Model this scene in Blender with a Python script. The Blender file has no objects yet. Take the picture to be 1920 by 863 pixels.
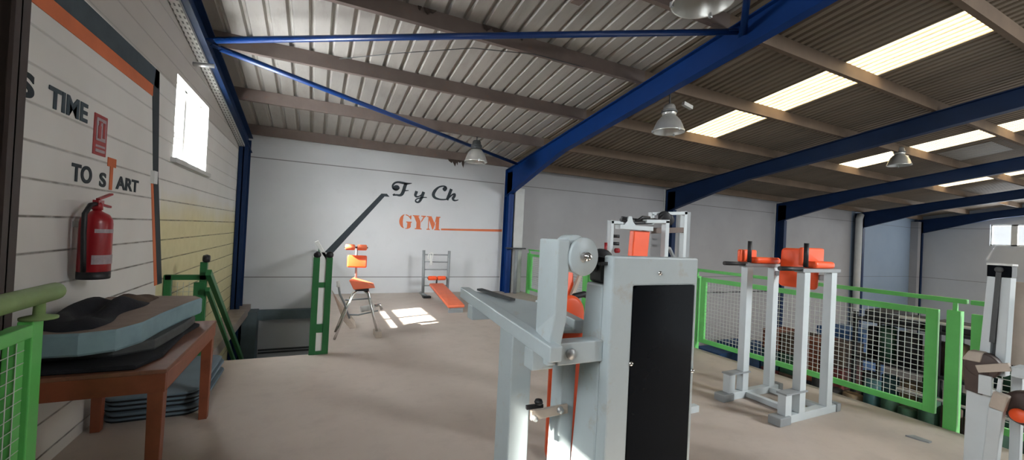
import bpy, bmesh, math, random
from mathutils import Vector, Matrix
random.seed(7)
SC = bpy.context.scene
COL = SC.collection

# ------------------------------------------------------------------ camera
cam_d = bpy.data.cameras.new('camera'); cam = bpy.data.objects.new('camera', cam_d); COL.objects.link(cam)
cam_d.sensor_fit = 'HORIZONTAL'; cam_d.sensor_width = 36.0; cam_d.lens = 36.0 * 767.0 / 1920.0
cam_d.clip_start = 0.02; cam_d.clip_end = 200
def _n(v): return v / v.length
_X = _n(Vector((2550 - 960, 518 - 431.5, 767.0))); _Y = _n(Vector((590 - 960, 421 - 431.5, 767.0)))
_Y = _n(_Y - _X * _X.dot(_Y)); _Z = _X.cross(_Y)
if _Z.y > 0: _Z = -_Z
# rows of the world axes seen by the lens (x right, y down, z forward)
R3 = Matrix(((_X.x, -_X.y, -_X.z), (_Y.x, -_Y.y, -_Y.z), (_Z.x, -_Z.y, -_Z.z)))
cam.matrix_world = Matrix.Translation((0, 0, 1.55)) @ R3.to_4x4()
SC.camera = cam

# ------------------------------------------------------------------ world, sun, exposure
SC.view_settings.view_transform = 'Standard'; SC.view_settings.look = 'None'
SC.view_settings.gamma = 1.0; SC.view_settings.use_curve_mapping = False
SC.view_settings.exposure = 1.75
W = bpy.data.worlds.new('world'); SC.world = W; W.use_nodes = True
W.node_tree.nodes['Background'].inputs[0].default_value = (0.90, 0.96, 1.0, 1)
W.node_tree.nodes['Background'].inputs[1].default_value = 0.32
sun_d = bpy.data.lights.new('sun', 'SUN'); sun = bpy.data.objects.new('sun', sun_d); COL.objects.link(sun)
sun_d.energy = 15.0; sun_d.color = (1.0, 0.94, 0.84); sun_d.angle = math.radians(0.9)
sun.rotation_euler = Vector((1.15, 0.38, -1.0)).to_track_quat('-Z', 'Y').to_euler()
sun.location = (-10, -4, 12)
def window_light(x, y0, y1, z0, z1, rad, sx=1, col=(0.93, 0.97, 1.0)):
    d = bpy.data.lights.new('window_light', 'AREA'); d.shape = 'RECTANGLE'; d.size = z1 - z0; d.size_y = y1 - y0; d.color = col
    d.energy = rad * math.pi * (z1 - z0) * (y1 - y0); o = bpy.data.objects.new('window_light', d); COL.objects.link(o)
    o.location = (x, (y0 + y1) / 2, (z0 + z1) / 2); o.rotation_euler = (0, math.radians(-90 * sx), 0); return o
window_light(-1.60, 5.58, 6.97, 2.22, 3.07, 17.0)          # daylight in the window of the left wall
window_light(-1.60, -0.85, 0.72, 2.22, 2.92, 10.0)         # and in its neighbour behind the camera
window_light(28.45, 4.65, 7.45, 2.16, 3.06, 9.0, -1)
def added_sky_panel(loc, to, size, rad):  # added area lamp outdoors, standing in for bright sky
    d = bpy.data.lights.new('added_sky_panel', 'AREA'); d.shape = 'SQUARE'; d.size = size; d.color = (0.95, 0.98, 1.0)
    d.energy = rad * math.pi * size * size; o = bpy.data.objects.new('added_sky_panel', d); COL.objects.link(o)
    o.location = loc; o.rotation_euler = (Vector(to) - Vector(loc)).to_track_quat('-Z', 'Y').to_euler()
added_sky_panel((-4.2, 3.6, 4.8), (-1.41, 6.3, 2.65), 3.0, 24.0)  # added to brighten the rear wall and floor through the window
added_sky_panel((9.6, -7.6, 6.2), (4.4, 1.2, 0.0), 3.2, 14.5)  # added beyond the open side to brighten the right floor
SC.cycles.max_bounces = 8; SC.cycles.diffuse_bounces = 5; SC.cycles.transparent_max_bounces = 12
SC.cycles.caustics_reflective = False; SC.cycles.caustics_refractive = False
SC.cycles.sample_clamp_indirect = 6.0

# ------------------------------------------------------------------ helpers
class MB:
    def __init__(s): s.v = []; s.f = []; s.sm = []
    def add(s, vs, fs, smooth=False):
        b = len(s.v); s.v += [tuple(v) for v in vs]
        s.f += [tuple(i + b for i in f) for f in fs]; s.sm += [smooth] * len(fs); return s
    def box(s, x0, x1, y0, y1, z0, z1):
        v = [(x, y, z) for x in (x0, x1) for y in (y0, y1) for z in (z0, z1)]
        return s.add(v, [(0, 1, 3, 2), (4, 6, 7, 5), (0, 4, 5, 1), (2, 3, 7, 6), (0, 2, 6, 4), (1, 5, 7, 3)])
    def hexa(s, p8):  # bottom four then top four, same order
        return s.add(p8, [(0, 1, 2, 3), (4, 7, 6, 5), (0, 4, 5, 1), (1, 5, 6, 2), (2, 6, 7, 3), (3, 7, 4, 0)])
    def bar(s, p, q, w, h, up=(0, 0, 1)):  # rectangular bar, w sideways, h along up
        p = Vector(p); q = Vector(q); d = (q - p).normalized(); u = Vector(up)
        sd = d.cross(u)
        if sd.length < 1e-4: sd = d.cross(Vector((0, 1, 0)))
        sd.normalize(); u = sd.cross(d).normalized()
        c = [(-w / 2, -h / 2), (w / 2, -h / 2), (w / 2, h / 2), (-w / 2, h / 2)]
        return s.hexa([p + sd * a + u * b for a, b in c] + [q + sd * a + u * b for a, b in c])
    def tube(s, pts, r, n=12, cap=True):
        pts = [Vector(p) for p in pts]; rings = []; ref = None
        rr = r if isinstance(r, (list, tuple)) else [r] * len(pts)
        for i, p in enumerate(pts):
            if i == 0: d = pts[1] - p
            elif i == len(pts) - 1: d = p - pts[-2]
            else: d = (pts[i + 1] - p).normalized() + (p - pts[i - 1]).normalized()
            d.normalize()
            if ref is None: ref = Vector((0, 0, 1)) if abs(d.z) < 0.9 else Vector((1, 0, 0))
            a = d.cross(ref).normalized(); b = d.cross(a).normalized(); ref = -b if False else a.cross(d).normalized()
            rings.append([p + (a * math.cos(t) + b * math.sin(t)) * rr[i] for t in [2 * math.pi * k / n for k in range(n)]])
        vs = [v for rg in rings for v in rg]; fs = []
        for i in range(len(rings) - 1):
            for k in range(n):
                fs.append((i * n + k, i * n + (k + 1) % n, (i + 1) * n + (k + 1) % n, (i + 1) * n + k))
        s.add(vs, fs, True)
        if cap:
            s.add(rings[0], [tuple(range(n))]); s.add(rings[-1], [tuple(range(n))])
        return s
    def lathe(s, prof, c, axis=(0, 0, 1), n=28):  # prof = [(r, t)] along axis from c
        ax = Vector(axis).normalized(); a = ax.orthogonal().normalized(); b = ax.cross(a); c = Vector(c)
        vs = []; fs = []
        for r, t in prof:
            for k in range(n):
                th = 2 * math.pi * k / n
                vs.append(c + ax * t + (a * math.cos(th) + b * math.sin(th)) * max(r, 1e-4))
        for i in range(len(prof) - 1):
            for k in range(n):
                fs.append((i * n + k, i * n + (k + 1) % n, (i + 1) * n + (k + 1) % n, (i + 1) * n + k))
        return s.add(vs, fs, True)
    def prism(s, poly, vec, smooth=False):  # 3D polygon swept by vec
        n = len(poly); vec = Vector(vec); a = [Vector(p) for p in poly]; b = [p + vec for p in a]
        s.add(a + b, [(i, (i + 1) % n, n + (i + 1) % n, n + i) for i in range(n)], smooth)
        s.add(a, [tuple(range(n))]); s.add(b, [tuple(range(n))]); return s
    def pad(s, c, ax, ay, az, lx, ly, lz, r, seg=4):  # cushion: rounded-corner slab with rounded edges
        ax, ay, az = [Vector(a).normalized() for a in (ax, ay, az)]; c = Vector(c)
        def ring(ins, z):
            out = []
            for (sx, sy, a0) in ((1, 1, 0), (-1, 1, 90), (-1, -1, 180), (1, -1, 270)):
                for k in range(seg + 1):
                    t = math.radians(a0 + 90 * k / seg); rr = max(r - ins, 0.001)
                    x = sx * (lx / 2 - r) + rr * math.cos(t); y = sy * (ly / 2 - r) + rr * math.sin(t)
                    out.append(c + ax * x + ay * y + az * z)
            return out
        e = min(lz * 0.35, r * 0.8)
        lv = [ring(e, -lz / 2), ring(e * 0.3, -lz / 2 + e * 0.3), ring(0, -lz / 2 + e), ring(0, lz / 2 - e), ring(e * 0.3, lz / 2 - e * 0.3), ring(e, lz / 2)]
        n = len(lv[0]); vs = [v for l in lv for v in l]; fs = []
        for i in range(len(lv) - 1):
            for k in range(n): fs.append((i * n + k, i * n + (k + 1) % n, (i + 1) * n + (k + 1) % n, (i + 1) * n + k))
        s.add(vs, fs, True); s.add(lv[0], [tuple(range(n))], True); s.add(lv[-1], [tuple(range(n))], True); return s

def wloc(o):
    v = Vector((0, 0, 0))
    while o: v += o.location; o = o.parent
    return v
def put(name, mb, m, parent=None, bev=0, loc=None, label=None, double=False):
    """links the collected shapes as one mesh object; vertices are given in world coordinates"""
    base = wloc(parent) if parent else Vector((0, 0, 0))
    off = base + (Vector(loc) if loc else Vector((0, 0, 0)))
    me = bpy.data.meshes.new(name); me.from_pydata([tuple(Vector(v) - off) for v in mb.v], [], mb.f); me.update()
    for p, sflag in zip(me.polygons, mb.sm): p.use_smooth = sflag
    bm = bmesh.new(); bm.from_mesh(me); bmesh.ops.remove_doubles(bm, verts=bm.verts, dist=1e-5)
    bmesh.ops.recalc_face_normals(bm, faces=bm.faces); bm.to_mesh(me); bm.free()
    me.materials.append(m)
    o = bpy.data.objects.new(name, me); COL.objects.link(o)
    if parent: o.parent = parent
    if loc: o.location = loc
    if bev:
        b = o.modifiers.new('bevel', 'BEVEL'); b.width = bev; b.segments = 2; b.limit_method = 'ANGLE'; b.angle_limit = math.radians(40)
    if label: o['label'] = label
    return o
def tag(o, label, cat, group=None, kind=None):
    o['label'] = label; o['category'] = cat
    if group: o['group'] = group
    if kind: o['kind'] = kind
    return o
def thing(name, loc, label, cat, group=None):
    o = bpy.data.objects.new(name, None); o.empty_display_size = 0.1; COL.objects.link(o); o.location = loc
    return tag(o, label, cat, group)
def single(name, mb, m, loc, label, cat, group=None, bev=0):
    return tag(put(name, mb, m, None, bev, loc), label, cat, group)
def struct(name, mb, m, parent=None, bev=0, label=None, cat=None):
    o = put(name, mb, m, parent, bev)
    if not parent: o['kind'] = 'structure'
    if label: o['label'] = label
    if cat: o['category'] = cat
    return o

# ------------------------------------------------------------------ materials
class NT:
    def __init__(s, name):
        s.m = bpy.data.materials.new(name); s.m.use_nodes = True; s.t = s.m.node_tree
        s.b = s.t.nodes['Principled BSDF']; s.out = s.t.nodes['Material Output']
    def n(s, ty, **kw):
        x = s.t.nodes.new(ty)
        for k, v in kw.items(): setattr(x, k, v)
        return x
    def l(s, a, b): s.t.links.new(a, b)
    def val(s, inp, v):
        if hasattr(v, 'is_output') or isinstance(v, bpy.types.NodeSocket): s.l(v, inp)
        else: inp.default_value = v
    def math(s, op, a, b=0.0, c=None, clamp=False):
        x = s.n('ShaderNodeMath', operation=op, use_clamp=clamp); s.val(x.inputs[0], a); s.val(x.inputs[1], b)
        if c is not None: s.val(x.inputs[2], c)
        return x.outputs[0]
    def mix(s, f, a, b):
        x = s.n('ShaderNodeMix', data_type='RGBA'); s.val(x.inputs[0], f)
        for i, c in ((6, a), (7, b)):
            if isinstance(c, (tuple, list)): x.inputs[i].default_value = (*c[:3], 1)
            else: s.l(c, x.inputs[i])
        return x.outputs[2]
    def pos(s):
        g = s.n('ShaderNodeNewGeometry'); sp = s.n('ShaderNodeSeparateXYZ'); s.l(g.outputs['Position'], sp.inputs[0])
        return g.outputs['Position'], sp.outputs[0], sp.outputs[1], sp.outputs[2]
    def noise(s, vec, scale, detail=4, rough=0.55, stretch=None):
        if stretch:
            mp = s.n('ShaderNodeMapping'); mp.inputs['Scale'].default_value = stretch; s.l(vec, mp.inputs[0]); vec = mp.outputs[0]
        x = s.n('ShaderNodeTexNoise'); x.inputs['Scale'].default_value = scale; x.inputs['Detail'].default_value = detail
        x.inputs['Roughness'].default_value = rough; s.l(vec, x.inputs['Vector']); return x.outputs[0]
    def ramp(s, f, lo, hi):
        x = s.n('ShaderNodeMapRange'); s.val(x.inputs[0], f); x.inputs[1].default_value = lo; x.inputs[2].default_value = hi
        x.clamp = True; return x.outputs[0]
    def bump(s, h, strength=0.3, dist=0.01):
        x = s.n('ShaderNodeBump'); x.inputs['Strength'].default_value = strength; x.inputs['Distance'].default_value = dist
        s.l(h, x.inputs['Height']); s.l(x.outputs[0], s.b.inputs['Normal'])

def mat(name, c, rough=0.5, metal=0.0, var=0.12, scale=6.0, dirt=None, dirt_amt=0.0, bump=0.0, stretch=None, spec=0.5):
    t = NT(name); p = t.n('ShaderNodeTexCoord').outputs['Object']
    f = t.noise(p, scale, 5, 0.6, stretch)
    a = tuple(x * (1 - var) for x in c); b = tuple(min(1, x * (1 + var)) for x in c)
    col = t.mix(t.ramp(f, 0.3, 0.7), a, b)
    if dirt:
        d = t.noise(p, scale * 2.3, 6, 0.7); col = t.mix(t.math('MULTIPLY', t.ramp(d, 0.58, 0.75), dirt_amt), col, dirt)
    t.l(col, t.b.inputs['Base Color']); t.b.inputs['Roughness'].default_value = rough; t.b.inputs['Metallic'].default_value = metal
    t.b.inputs['Specular IOR Level'].default_value = spec
    if bump: t.bump(t.noise(p, scale * 8, 4), bump, 0.004)
    return t.m

M = {}
M['green'] = mat('green_paint', (0.13, 0.55, 0.13), 0.4, var=0.10, scale=4)
M['dgreen'] = mat('deep_green_paint', (0.022, 0.15, 0.045), 0.4, var=0.12, scale=5)
M['rail_worn'] = mat('worn_green_paint', (0.22, 0.33, 0.13), 0.55, var=0.15, scale=9)
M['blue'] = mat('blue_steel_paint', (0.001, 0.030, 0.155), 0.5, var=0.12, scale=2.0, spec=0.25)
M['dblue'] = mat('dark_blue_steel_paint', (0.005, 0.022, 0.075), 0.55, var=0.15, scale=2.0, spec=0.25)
M['blue_tube'] = mat('blue_tube_paint', (0.002, 0.028, 0.135), 0.35, var=0.1, scale=2.0)
M['purlin'] = mat('brown_purlin', (0.15, 0.115, 0.10), 0.7, var=0.16, scale=2.5, dirt=(0.22, 0.10, 0.05), dirt_amt=0.5)
M['purlin_d'] = mat('tan_purlin', (0.14, 0.095, 0.062), 0.75, var=0.15, scale=2.5)
M['white'] = mat('white_machine_paint', (0.43, 0.49, 0.51), 0.38, var=0.05, scale=5, dirt=(0.35, 0.24, 0.14), dirt_amt=0.45)
M['white2'] = mat('white_tube_paint', (0.52, 0.57, 0.59), 0.4, var=0.05, scale=4)
M['grey'] = mat('grey_tube_paint', (0.25, 0.27, 0.28), 0.45, var=0.1, scale=5)
M['black'] = mat('black_rubber', (0.012, 0.012, 0.014), 0.5, var=0.3, scale=8)
M['blackgloss'] = mat('black_acrylic', (0.004, 0.005, 0.007), 0.15, var=0.3, scale=2, spec=0.12)
M['orange'] = mat('orange_vinyl', (0.90, 0.105, 0.025), 0.42, var=0.06, scale=5)
M['salmon'] = mat('faded_orange_vinyl', (0.75, 0.16, 0.07), 0.5, var=0.10, scale=5)
M['chrome'] = mat('chrome', (0.62, 0.62, 0.62), 0.22, 1.0, 0.05)
M['steel'] = mat('galvanised_steel', (0.42, 0.43, 0.43), 0.45, 0.7, 0.12, scale=9)
M['red'] = mat('red_enamel', (0.30, 0.012, 0.018), 0.3, var=0.1)
M['label_grey'] = mat('pale_label', (0.36, 0.30, 0.32), 0.6, var=0.15, scale=30)
M['plastic_w'] = mat('white_plastic', (0.65, 0.66, 0.64), 0.4, var=0.05)
M['lit_white'] = mat('lit_white_plastic', (0.88, 0.90, 0.88), 0.4, var=0.03)  # lit copy of the white plastic, brightness put into the colour
M['table'] = mat('red_brown_table_paint', (0.235, 0.066, 0.030), 0.5, var=0.18, scale=6, dirt=(0.12, 0.05, 0.03), dirt_amt=0.5)
M['teal_steel'] = mat('teal_grey_steel', (0.10, 0.14, 0.155), 0.6, var=0.12)
M['ledge'] = mat('taupe_ledge', (0.34, 0.29, 0.26), 0.8, var=0.12)
M['table_top'] = mat('worn_table_top', (0.20, 0.085, 0.05), 0.6, var=0.2, scale=5, dirt=(0.05, 0.03, 0.025), dirt_amt=0.7)
M['mat_side'] = mat('blue_grey_foam', (0.19, 0.29, 0.33), 0.8, var=0.12, scale=7)
M['mat_top'] = mat('taupe_foam', (0.26, 0.20, 0.17), 0.9, var=0.12, scale=9, bump=0.3)
M['mat_dark'] = mat('dark_grey_foam', (0.075, 0.08, 0.082), 0.9, var=0.15, scale=9, bump=0.3)
M['mat_floor'] = mat('slate_blue_foam', (0.12, 0.17, 0.21), 0.7, var=0.10, scale=4)
M['mat_edge'] = mat('black_foam', (0.010, 0.012, 0.014), 0.8, var=0.2, scale=9)
M['cloth'] = mat('black_cloth', (0.012, 0.013, 0.018), 0.95, var=0.4, scale=10, bump=0.5)
M['cloth_tan'] = mat('brown_cloth', (0.10, 0.07, 0.05), 0.95, var=0.3, scale=10)
M['ink'] = mat('charcoal_wall_paint', (0.020, 0.030, 0.038), 0.7, var=0.15, scale=5)
M['ink_l'] = mat('faded_charcoal_wall_paint', (0.045, 0.065, 0.080), 0.75, var=0.2, scale=4)
M['rust_ink'] = mat('orange_wall_paint', (0.60, 0.15, 0.055), 0.7, var=0.12, scale=4)
M['sign_red'] = mat('sign_red', (0.35, 0.045, 0.045), 0.5, var=0.1)
M['pil'] = mat('dark_brown_column_paint', (0.055, 0.040, 0.038), 0.55, var=0.2, scale=3)
M['rock'] = mat('cream_render', (0.50, 0.51, 0.50), 0.85, var=0.06, scale=3)
M['beige'] = mat('beige_paint', (0.42, 0.36, 0.30), 0.55, var=0.12, scale=8)
M['brown'] = mat('brown_leather', (0.05, 0.030, 0.025), 0.5, var=0.25, scale=8)
M['wire'] = mat('white_coated_wire', (0.55, 0.60, 0.56), 0.4, var=0.03)
M['skylight_wire'] = M['wire']
M['alu'] = mat('spun_aluminium', (0.60, 0.60, 0.57), 0.38, 0.6, 0.08, scale=7)
M['ballast'] = mat('dark_grey_casting', (0.055, 0.060, 0.062), 0.5, var=0.2)
M['fibre'] = mat('torn_brown_fibre', (0.05, 0.035, 0.028), 0.95, var=0.4, scale=20)
for nm, c in dict(p_orange=(0.30, 0.09, 0.04), p_green=(0.03, 0.11, 0.06), p_teal=(0.025, 0.11, 0.12), p_brown=(0.13, 0.085, 0.055), p_tan=(0.26, 0.19, 0.11),
                  p_black=(0.015, 0.016, 0.018), p_blue=(0.03, 0.11, 0.28), p_grey=(0.16, 0.15, 0.14), p_red=(0.22, 0.04, 0.035)).items():
    M[nm] = mat(nm.replace('p_', '') + '_wrapping', tuple(0.6 * v for v in c), 0.7, var=0.3, scale=6)

t = NT('perforated_galvanised'); P, x, y, z = t.pos()
fy = t.math('ABSOLUTE', t.math('SUBTRACT', t.math('FRACT', t.math('MULTIPLY', y, 10.0)), 0.5)); fx = t.math('ABSOLUTE', t.math('SUBTRACT', t.math('FRACT', t.math('MULTIPLY', x, 26.0)), 0.5))
hole = t.math('MULTIPLY', t.math('LESS_THAN', fy, 0.25), t.math('LESS_THAN', fx, 0.22))
t.l(t.mix(hole, (0.50, 0.51, 0.50), (0.07, 0.07, 0.07)), t.b.inputs['Base Color']); t.b.inputs['Roughness'].default_value = 0.45; M['perf'] = t.m
# glass: thin pane
t = NT('window_glass'); tr = t.n('ShaderNodeBsdfTransparent'); gl = t.n('ShaderNodeBsdfGlossy'); gl.inputs['Roughness'].default_value = 0.05
mx = t.n('ShaderNodeMixShader'); mx.inputs[0].default_value = 0.06; t.l(tr.outputs[0], mx.inputs[1]); t.l(gl.outputs[0], mx.inputs[2])
t.l(mx.outputs[0], t.out.inputs[0]); M['glass'] = t.m
# translucent corrugated skylight sheets
def sky_mat(name, c, amt):
    t = NT(name); p = t.n('ShaderNodeTexCoord').outputs['Object']
    f = t.noise(p, 3.0, 6, 0.7, (6, 0.8, 1)); col = t.mix(t.ramp(f, 0.35, 0.75), c, tuple(x * 0.75 for x in c))
    a = t.n('ShaderNodeBsdfTranslucent'); d = t.n('ShaderNodeBsdfDiffuse'); t.l(col, a.inputs[0]); t.l(col, d.inputs[0])
    mx = t.n('ShaderNodeMixShader'); mx.inputs[0].default_value = amt; t.l(d.outputs[0], mx.inputs[1]); t.l(a.outputs[0], mx.inputs[2])
    t.l(mx.outputs[0], t.out.inputs[0]); return t.m
M['sky1'] = sky_mat('cream_translucent_sheet', (0.96, 0.88, 0.72), 0.75)
M['sky2'] = sky_mat('grimy_translucent_sheet', (0.60, 0.55, 0.52), 0.22)

# floor
t = NT('dusty_concrete'); P, x, y, z = t.pos()
n1 = t.noise(P, 0.7, 5, 0.6); n2 = t.noise(P, 5.0, 6, 0.7); n3 = t.noise(P, 40, 3)
c = t.mix(t.ramp(n1, 0.3, 0.7), (0.45, 0.385, 0.335), (0.55, 0.48, 0.425)); c = t.mix(t.math('MULTIPLY', t.ramp(n2, 0.5, 0.8), 0.5), c, (0.37, 0.32, 0.28))
c = t.mix(t.math('MULTIPLY', t.ramp(t.noise(P, 2.2, 3, 0.5), 0.62, 0.72), 0.25), c, (0.28, 0.24, 0.21))
t.l(c, t.b.inputs['Base Color']); t.b.inputs['Roughness'].default_value = 0.62; t.bump(n3, 0.15, 0.004); M['floor'] = t.m
M['floor_low'] = mat('lower_concrete', (0.12, 0.11, 0.105), 0.8, var=0.2, scale=1.0)
M['slab'] = mat('slab_edge', (0.16, 0.13, 0.11), 0.8, var=0.2, scale=2)

# left wall: painted block courses, lower far part yellow
t = NT('painted_block_wall'); P, x, y, z = t.pos()
fr = t.math('FRACT', t.math('DIVIDE', t.math('ADD', t.math('SUBTRACT', z, 0.082), 4.1), 0.205))
d = t.math('ABSOLUTE', t.math('SUBTRACT', fr, 0.5))
line = t.ramp(d, 0.455, 0.49)
n1 = t.noise(P, 1.3, 5); n2 = t.noise(P, 7, 5)
wht = t.mix(t.ramp(n1, 0.3, 0.7), (0.62, 0.605, 0.58), (0.70, 0.69, 0.665))
yel = t.mix(t.ramp(n2, 0.3, 0.7), (0.62, 0.56, 0.32), (0.68, 0.62, 0.37))
my = t.math('MULTIPLY', t.math('GREATER_THAN', y, 5.25), t.ramp(t.math('ADD', z, t.math('MULTIPLY', n1, 0.35)), 2.05, 1.65))
base = t.mix(my, wht, yel)
up = t.math('MULTIPLY', t.math('GREATER_THAN', z, 2.93), 0.55)
base = t.mix(up, base, (0.30, 0.26, 0.22))
bare = t.math('MULTIPLY', t.math('LESS_THAN', y, 2.92), 0.8); base = t.mix(bare, base, (0.20, 0.16, 0.125))
lw = t.math('MULTIPLY', line, t.ramp(n2, 0.25, 0.6)); lw = t.math('MULTIPLY', lw, t.ramp(z, 2.4, 1.5))
base = t.mix(t.math('ADD', t.math('MULTIPLY', lw, 0.7), t.math('MULTIPLY', line, 0.18), clamp=True), base, (0.06, 0.05, 0.035))
t.l(base, t.b.inputs['Base Color']); t.b.inputs['Roughness'].default_value = 0.7
t.bump(t.math('SUBTRACT', 1.0, line), 0.5, 0.01); M['wall_left'] = t.m

M['wall_left_plain'] = mat('drab_render', (0.34, 0.31, 0.28), 0.8, var=0.1, scale=2)
# long wall: precast panels with horizontal joints
def wall_mat(name, c0, c1, zs=(2.893, 0.385, -2.12)):
    t = NT(name); P, x, y, z = t.pos()
    n1 = t.noise(P, 0.5, 5); n2 = t.noise(P, 3, 6, 0.7)
    b = t.mix(t.ramp(n1, 0.3, 0.7), c0, c1)
    s = None
    for zz in zs:
        g = t.math('LESS_THAN', t.math('ABSOLUTE', t.math('SUBTRACT', z, zz)), 0.010)
        s = g if s is None else t.math('MAXIMUM', s, g)
    stain = t.math('MULTIPLY', t.ramp(n2, 0.55, 0.8), 0.18)
    b = t.mix(stain, b, tuple(v * 0.7 for v in c0)); b = t.mix(t.math('MULTIPLY', s, 0.75), b, (0.10, 0.095, 0.09))
    t.l(b, t.b.inputs['Base Color']); t.b.inputs['Roughness'].default_value = 0.75; return t.m
M['wall'] = wall_mat('white_precast_panels', (0.54, 0.555, 0.57), (0.61, 0.625, 0.64))
M['wall2'] = wall_mat('grey_shaded_precast_panels', (0.30, 0.295, 0.30), (0.36, 0.355, 0.36))  # same wall paint, its dimmer light partly put into the grey
M['wall3'] = wall_mat('far_precast_panels', (0.50, 0.53, 0.57), (0.56, 0.59, 0.63))

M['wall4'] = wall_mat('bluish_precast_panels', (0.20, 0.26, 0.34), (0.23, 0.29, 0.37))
# roof sheets
t = NT('pale_ribbed_sheet'); P, x, y, z = t.pos()
n1 = t.noise(P, 1.0, 5, 0.6, (1, 0.3, 1)); n2 = t.noise(P, 4, 6, 0.7, (3, 0.6, 1))
c = t.mix(t.ramp(n1, 0.3, 0.7), (0.30, 0.285, 0.26), (0.43, 0.41, 0.38)); c = t.mix(t.math('MULTIPLY', t.ramp(n2, 0.5, 0.8), 0.45), c, (0.22, 0.185, 0.155))
t.l(c, t.b.inputs['Base Color']); t.b.inputs['Roughness'].default_value = 0.55; t.b.inputs['Metallic'].default_value = 0.1; M['sheet1'] = t.m
M['sheet2'] = mat('brown_ribbed_sheet', (0.19, 0.15, 0.11), 0.65, var=0.18, scale=0.8, stretch=(2, 0.5, 1))

# ------------------------------------------------------------------ the place: dimensions
XL = -1.41; YB = 10.05; ZL = -3.1; FR = [-1.25, 4.60, 10.52, 16.45, 22.25, 28.0]; YN = -3.6
def zr(y, off=0.0): return 3.27 + 0.153 * (YB - y) + off
SL = 0.153; PH = 0.20
XE = 5.17   # edge of the upper floor

mb = MB()
hx1, hy0 = 0.03, 5.42
mb.box(XL, XE, YN, hy0, -0.22, 0); mb.box(hx1, XE, hy0, YB, -0.22, 0)
fl = struct('floor', mb, M['floor'])
lo = struct('floor_lower', MB().box(XL, 28.4, YN, YB, ZL - 0.15, ZL), M['floor_low'])

# long wall with bays
struct('wall_rear', MB().box(XL - 0.2, 4.62, YB, YB + 0.2, ZL, 3.455), M['wall'])
struct('wall_rear_panels', MB().box(4.62, 21.9, YB, YB + 0.2, ZL, 3.455), M['wall2'])
struct('wall_rear_far', MB().box(21.9, 28.6, YB, YB + 0.2, ZL, 3.455), M['wall4'])

# gable wall, left, with a window opening
WY0, WY1, WZ0, WZ1 = 5.55, 7.0, 2.19, 3.10
def gable(x0, x1, wy0, wy1, wz0, wz1, holes=None, hz1=None):
    mb = MB(); T = lambda y: zr(y, 0.24)
    def quad(ya, yb, za, zbf):
        za_ = za
        tb = (lambda y: zbf) if not callable(zbf) else zbf
        mb.hexa([(x0, ya, za_), (x1, ya, za_), (x1, yb, za_), (x0, yb, za_), (x0, ya, tb(ya)), (x1, ya, tb(ya)), (x1, yb, tb(yb)), (x0, yb, tb(yb))])
    last = YN
    for a, b in sorted((holes or []) + [(wy0, wy1)]):
        quad(last, a, ZL, T); quad(a, b, ZL, wz0); quad(a, b, wz1 if a == wy0 else hz1, T); last = b
    quad(last, YB + 0.2, ZL, T)
    return mb
wl = struct('wall_left', gable(XL - 0.2, XL, WY0, WY1, WZ0, WZ1, [(-0.9, 0.76)], 2.95), M['wall_left'])
wr = struct('wall_right', gable(28.3, 28.5, 4.6, 7.5, 2.12, 3.10), M['wall3'])

def window(name, xg, y0, y1, z0, z1, nmull, bar=0.022, transom=None):
    mb = MB(); d = 0.05
    mb.box(xg - d, xg + d, y0, y0 + bar, z0, z1).box(xg - d, xg + d, y1 - bar, y1, z0, z1)
    mb.box(xg - d, xg + d, y0, y1, z0, z0 + bar).box(xg - d, xg + d, y0, y1, z1 - bar, z1)
    for k in range(1, nmull + 1):
        ym = y0 + (y1 - y0) * k / (nmull + 1); mb.box(xg - d, xg + d, ym - bar * 1.6, ym + bar * 1.6, z0, z1)
    o = struct(name, mb, M['plastic_w'])
    if transom: put('transom', MB().box(xg - 0.015, xg + 0.015, y0, y1, transom - 0.035, transom + 0.035), M['plastic_w'], o)
    put('glass_pane', MB().box(xg - 0.003, xg + 0.003, y0 + bar, y1 - bar, z0 + bar, z1 - bar), M['glass'], o)
    return o
window('window_1', XL - 0.14, WY0, WY1, WZ0, WZ1, 1, transom=2.52)
window('window_3', XL - 0.14, -0.9, 0.76, WZ0, 2.95, 1)
struct('wall_near', MB().box(XL - 0.2, 6.2, YN - 0.2, YN, ZL, 5.6), M['wall_left_plain'])  # unseen wall, lengthened to keep front light off the middle machine
window('window_2', 28.4, 4.6, 7.5, 2.12, 3.10, 3, 0.06)
struct('trim_1', MB().box(XL, XL + 0.05, WY0 - 0.08, WY1 + 0.08, WZ0 - 0.05, WZ0), M['rock'])

# painted stripes and lettering: parts of the left wall
e = 0.004
def flatpoly(pts, dx=e):  # (y, z) on the left wall
    return MB().prism([(XL + 0.0005, a, b) for a, b in pts], (dx, 0, 0))
put('painted_stripe', flatpoly([(2.86, 2.755), (5.0, 2.765), (5.0, 2.93), (2.86, 2.91)]), M['ink_l'], wl, label='wide charcoal band')
put('painted_stripe', flatpoly([(2.86, 2.655), (4.86, 2.66), (4.86, 2.762), (2.86, 2.755)]), M['rust_ink'], wl, label='orange band under the charcoal band')
put('painted_stripe', flatpoly([(4.90, 2.93), (5.0, 2.93), (5.13, 1.95), (5.42, 0.86), (5.28, 0.86), (4.99, 1.95), (4.86, 2.66)]), M['ink'], wl, label='charcoal band running down')
put('painted_stripe', flatpoly([(4.985, 1.95), (5.28, 0.86), (5.20, 0.86), (4.93, 1.95)], 0.0035), M['rust_ink'], wl, label='orange band running down')
put('cable_clip', MB().box(XL, XL + 0.03, 4.93, 5.02, 1.86, 1.98), M['plastic_w'], wl)

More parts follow.
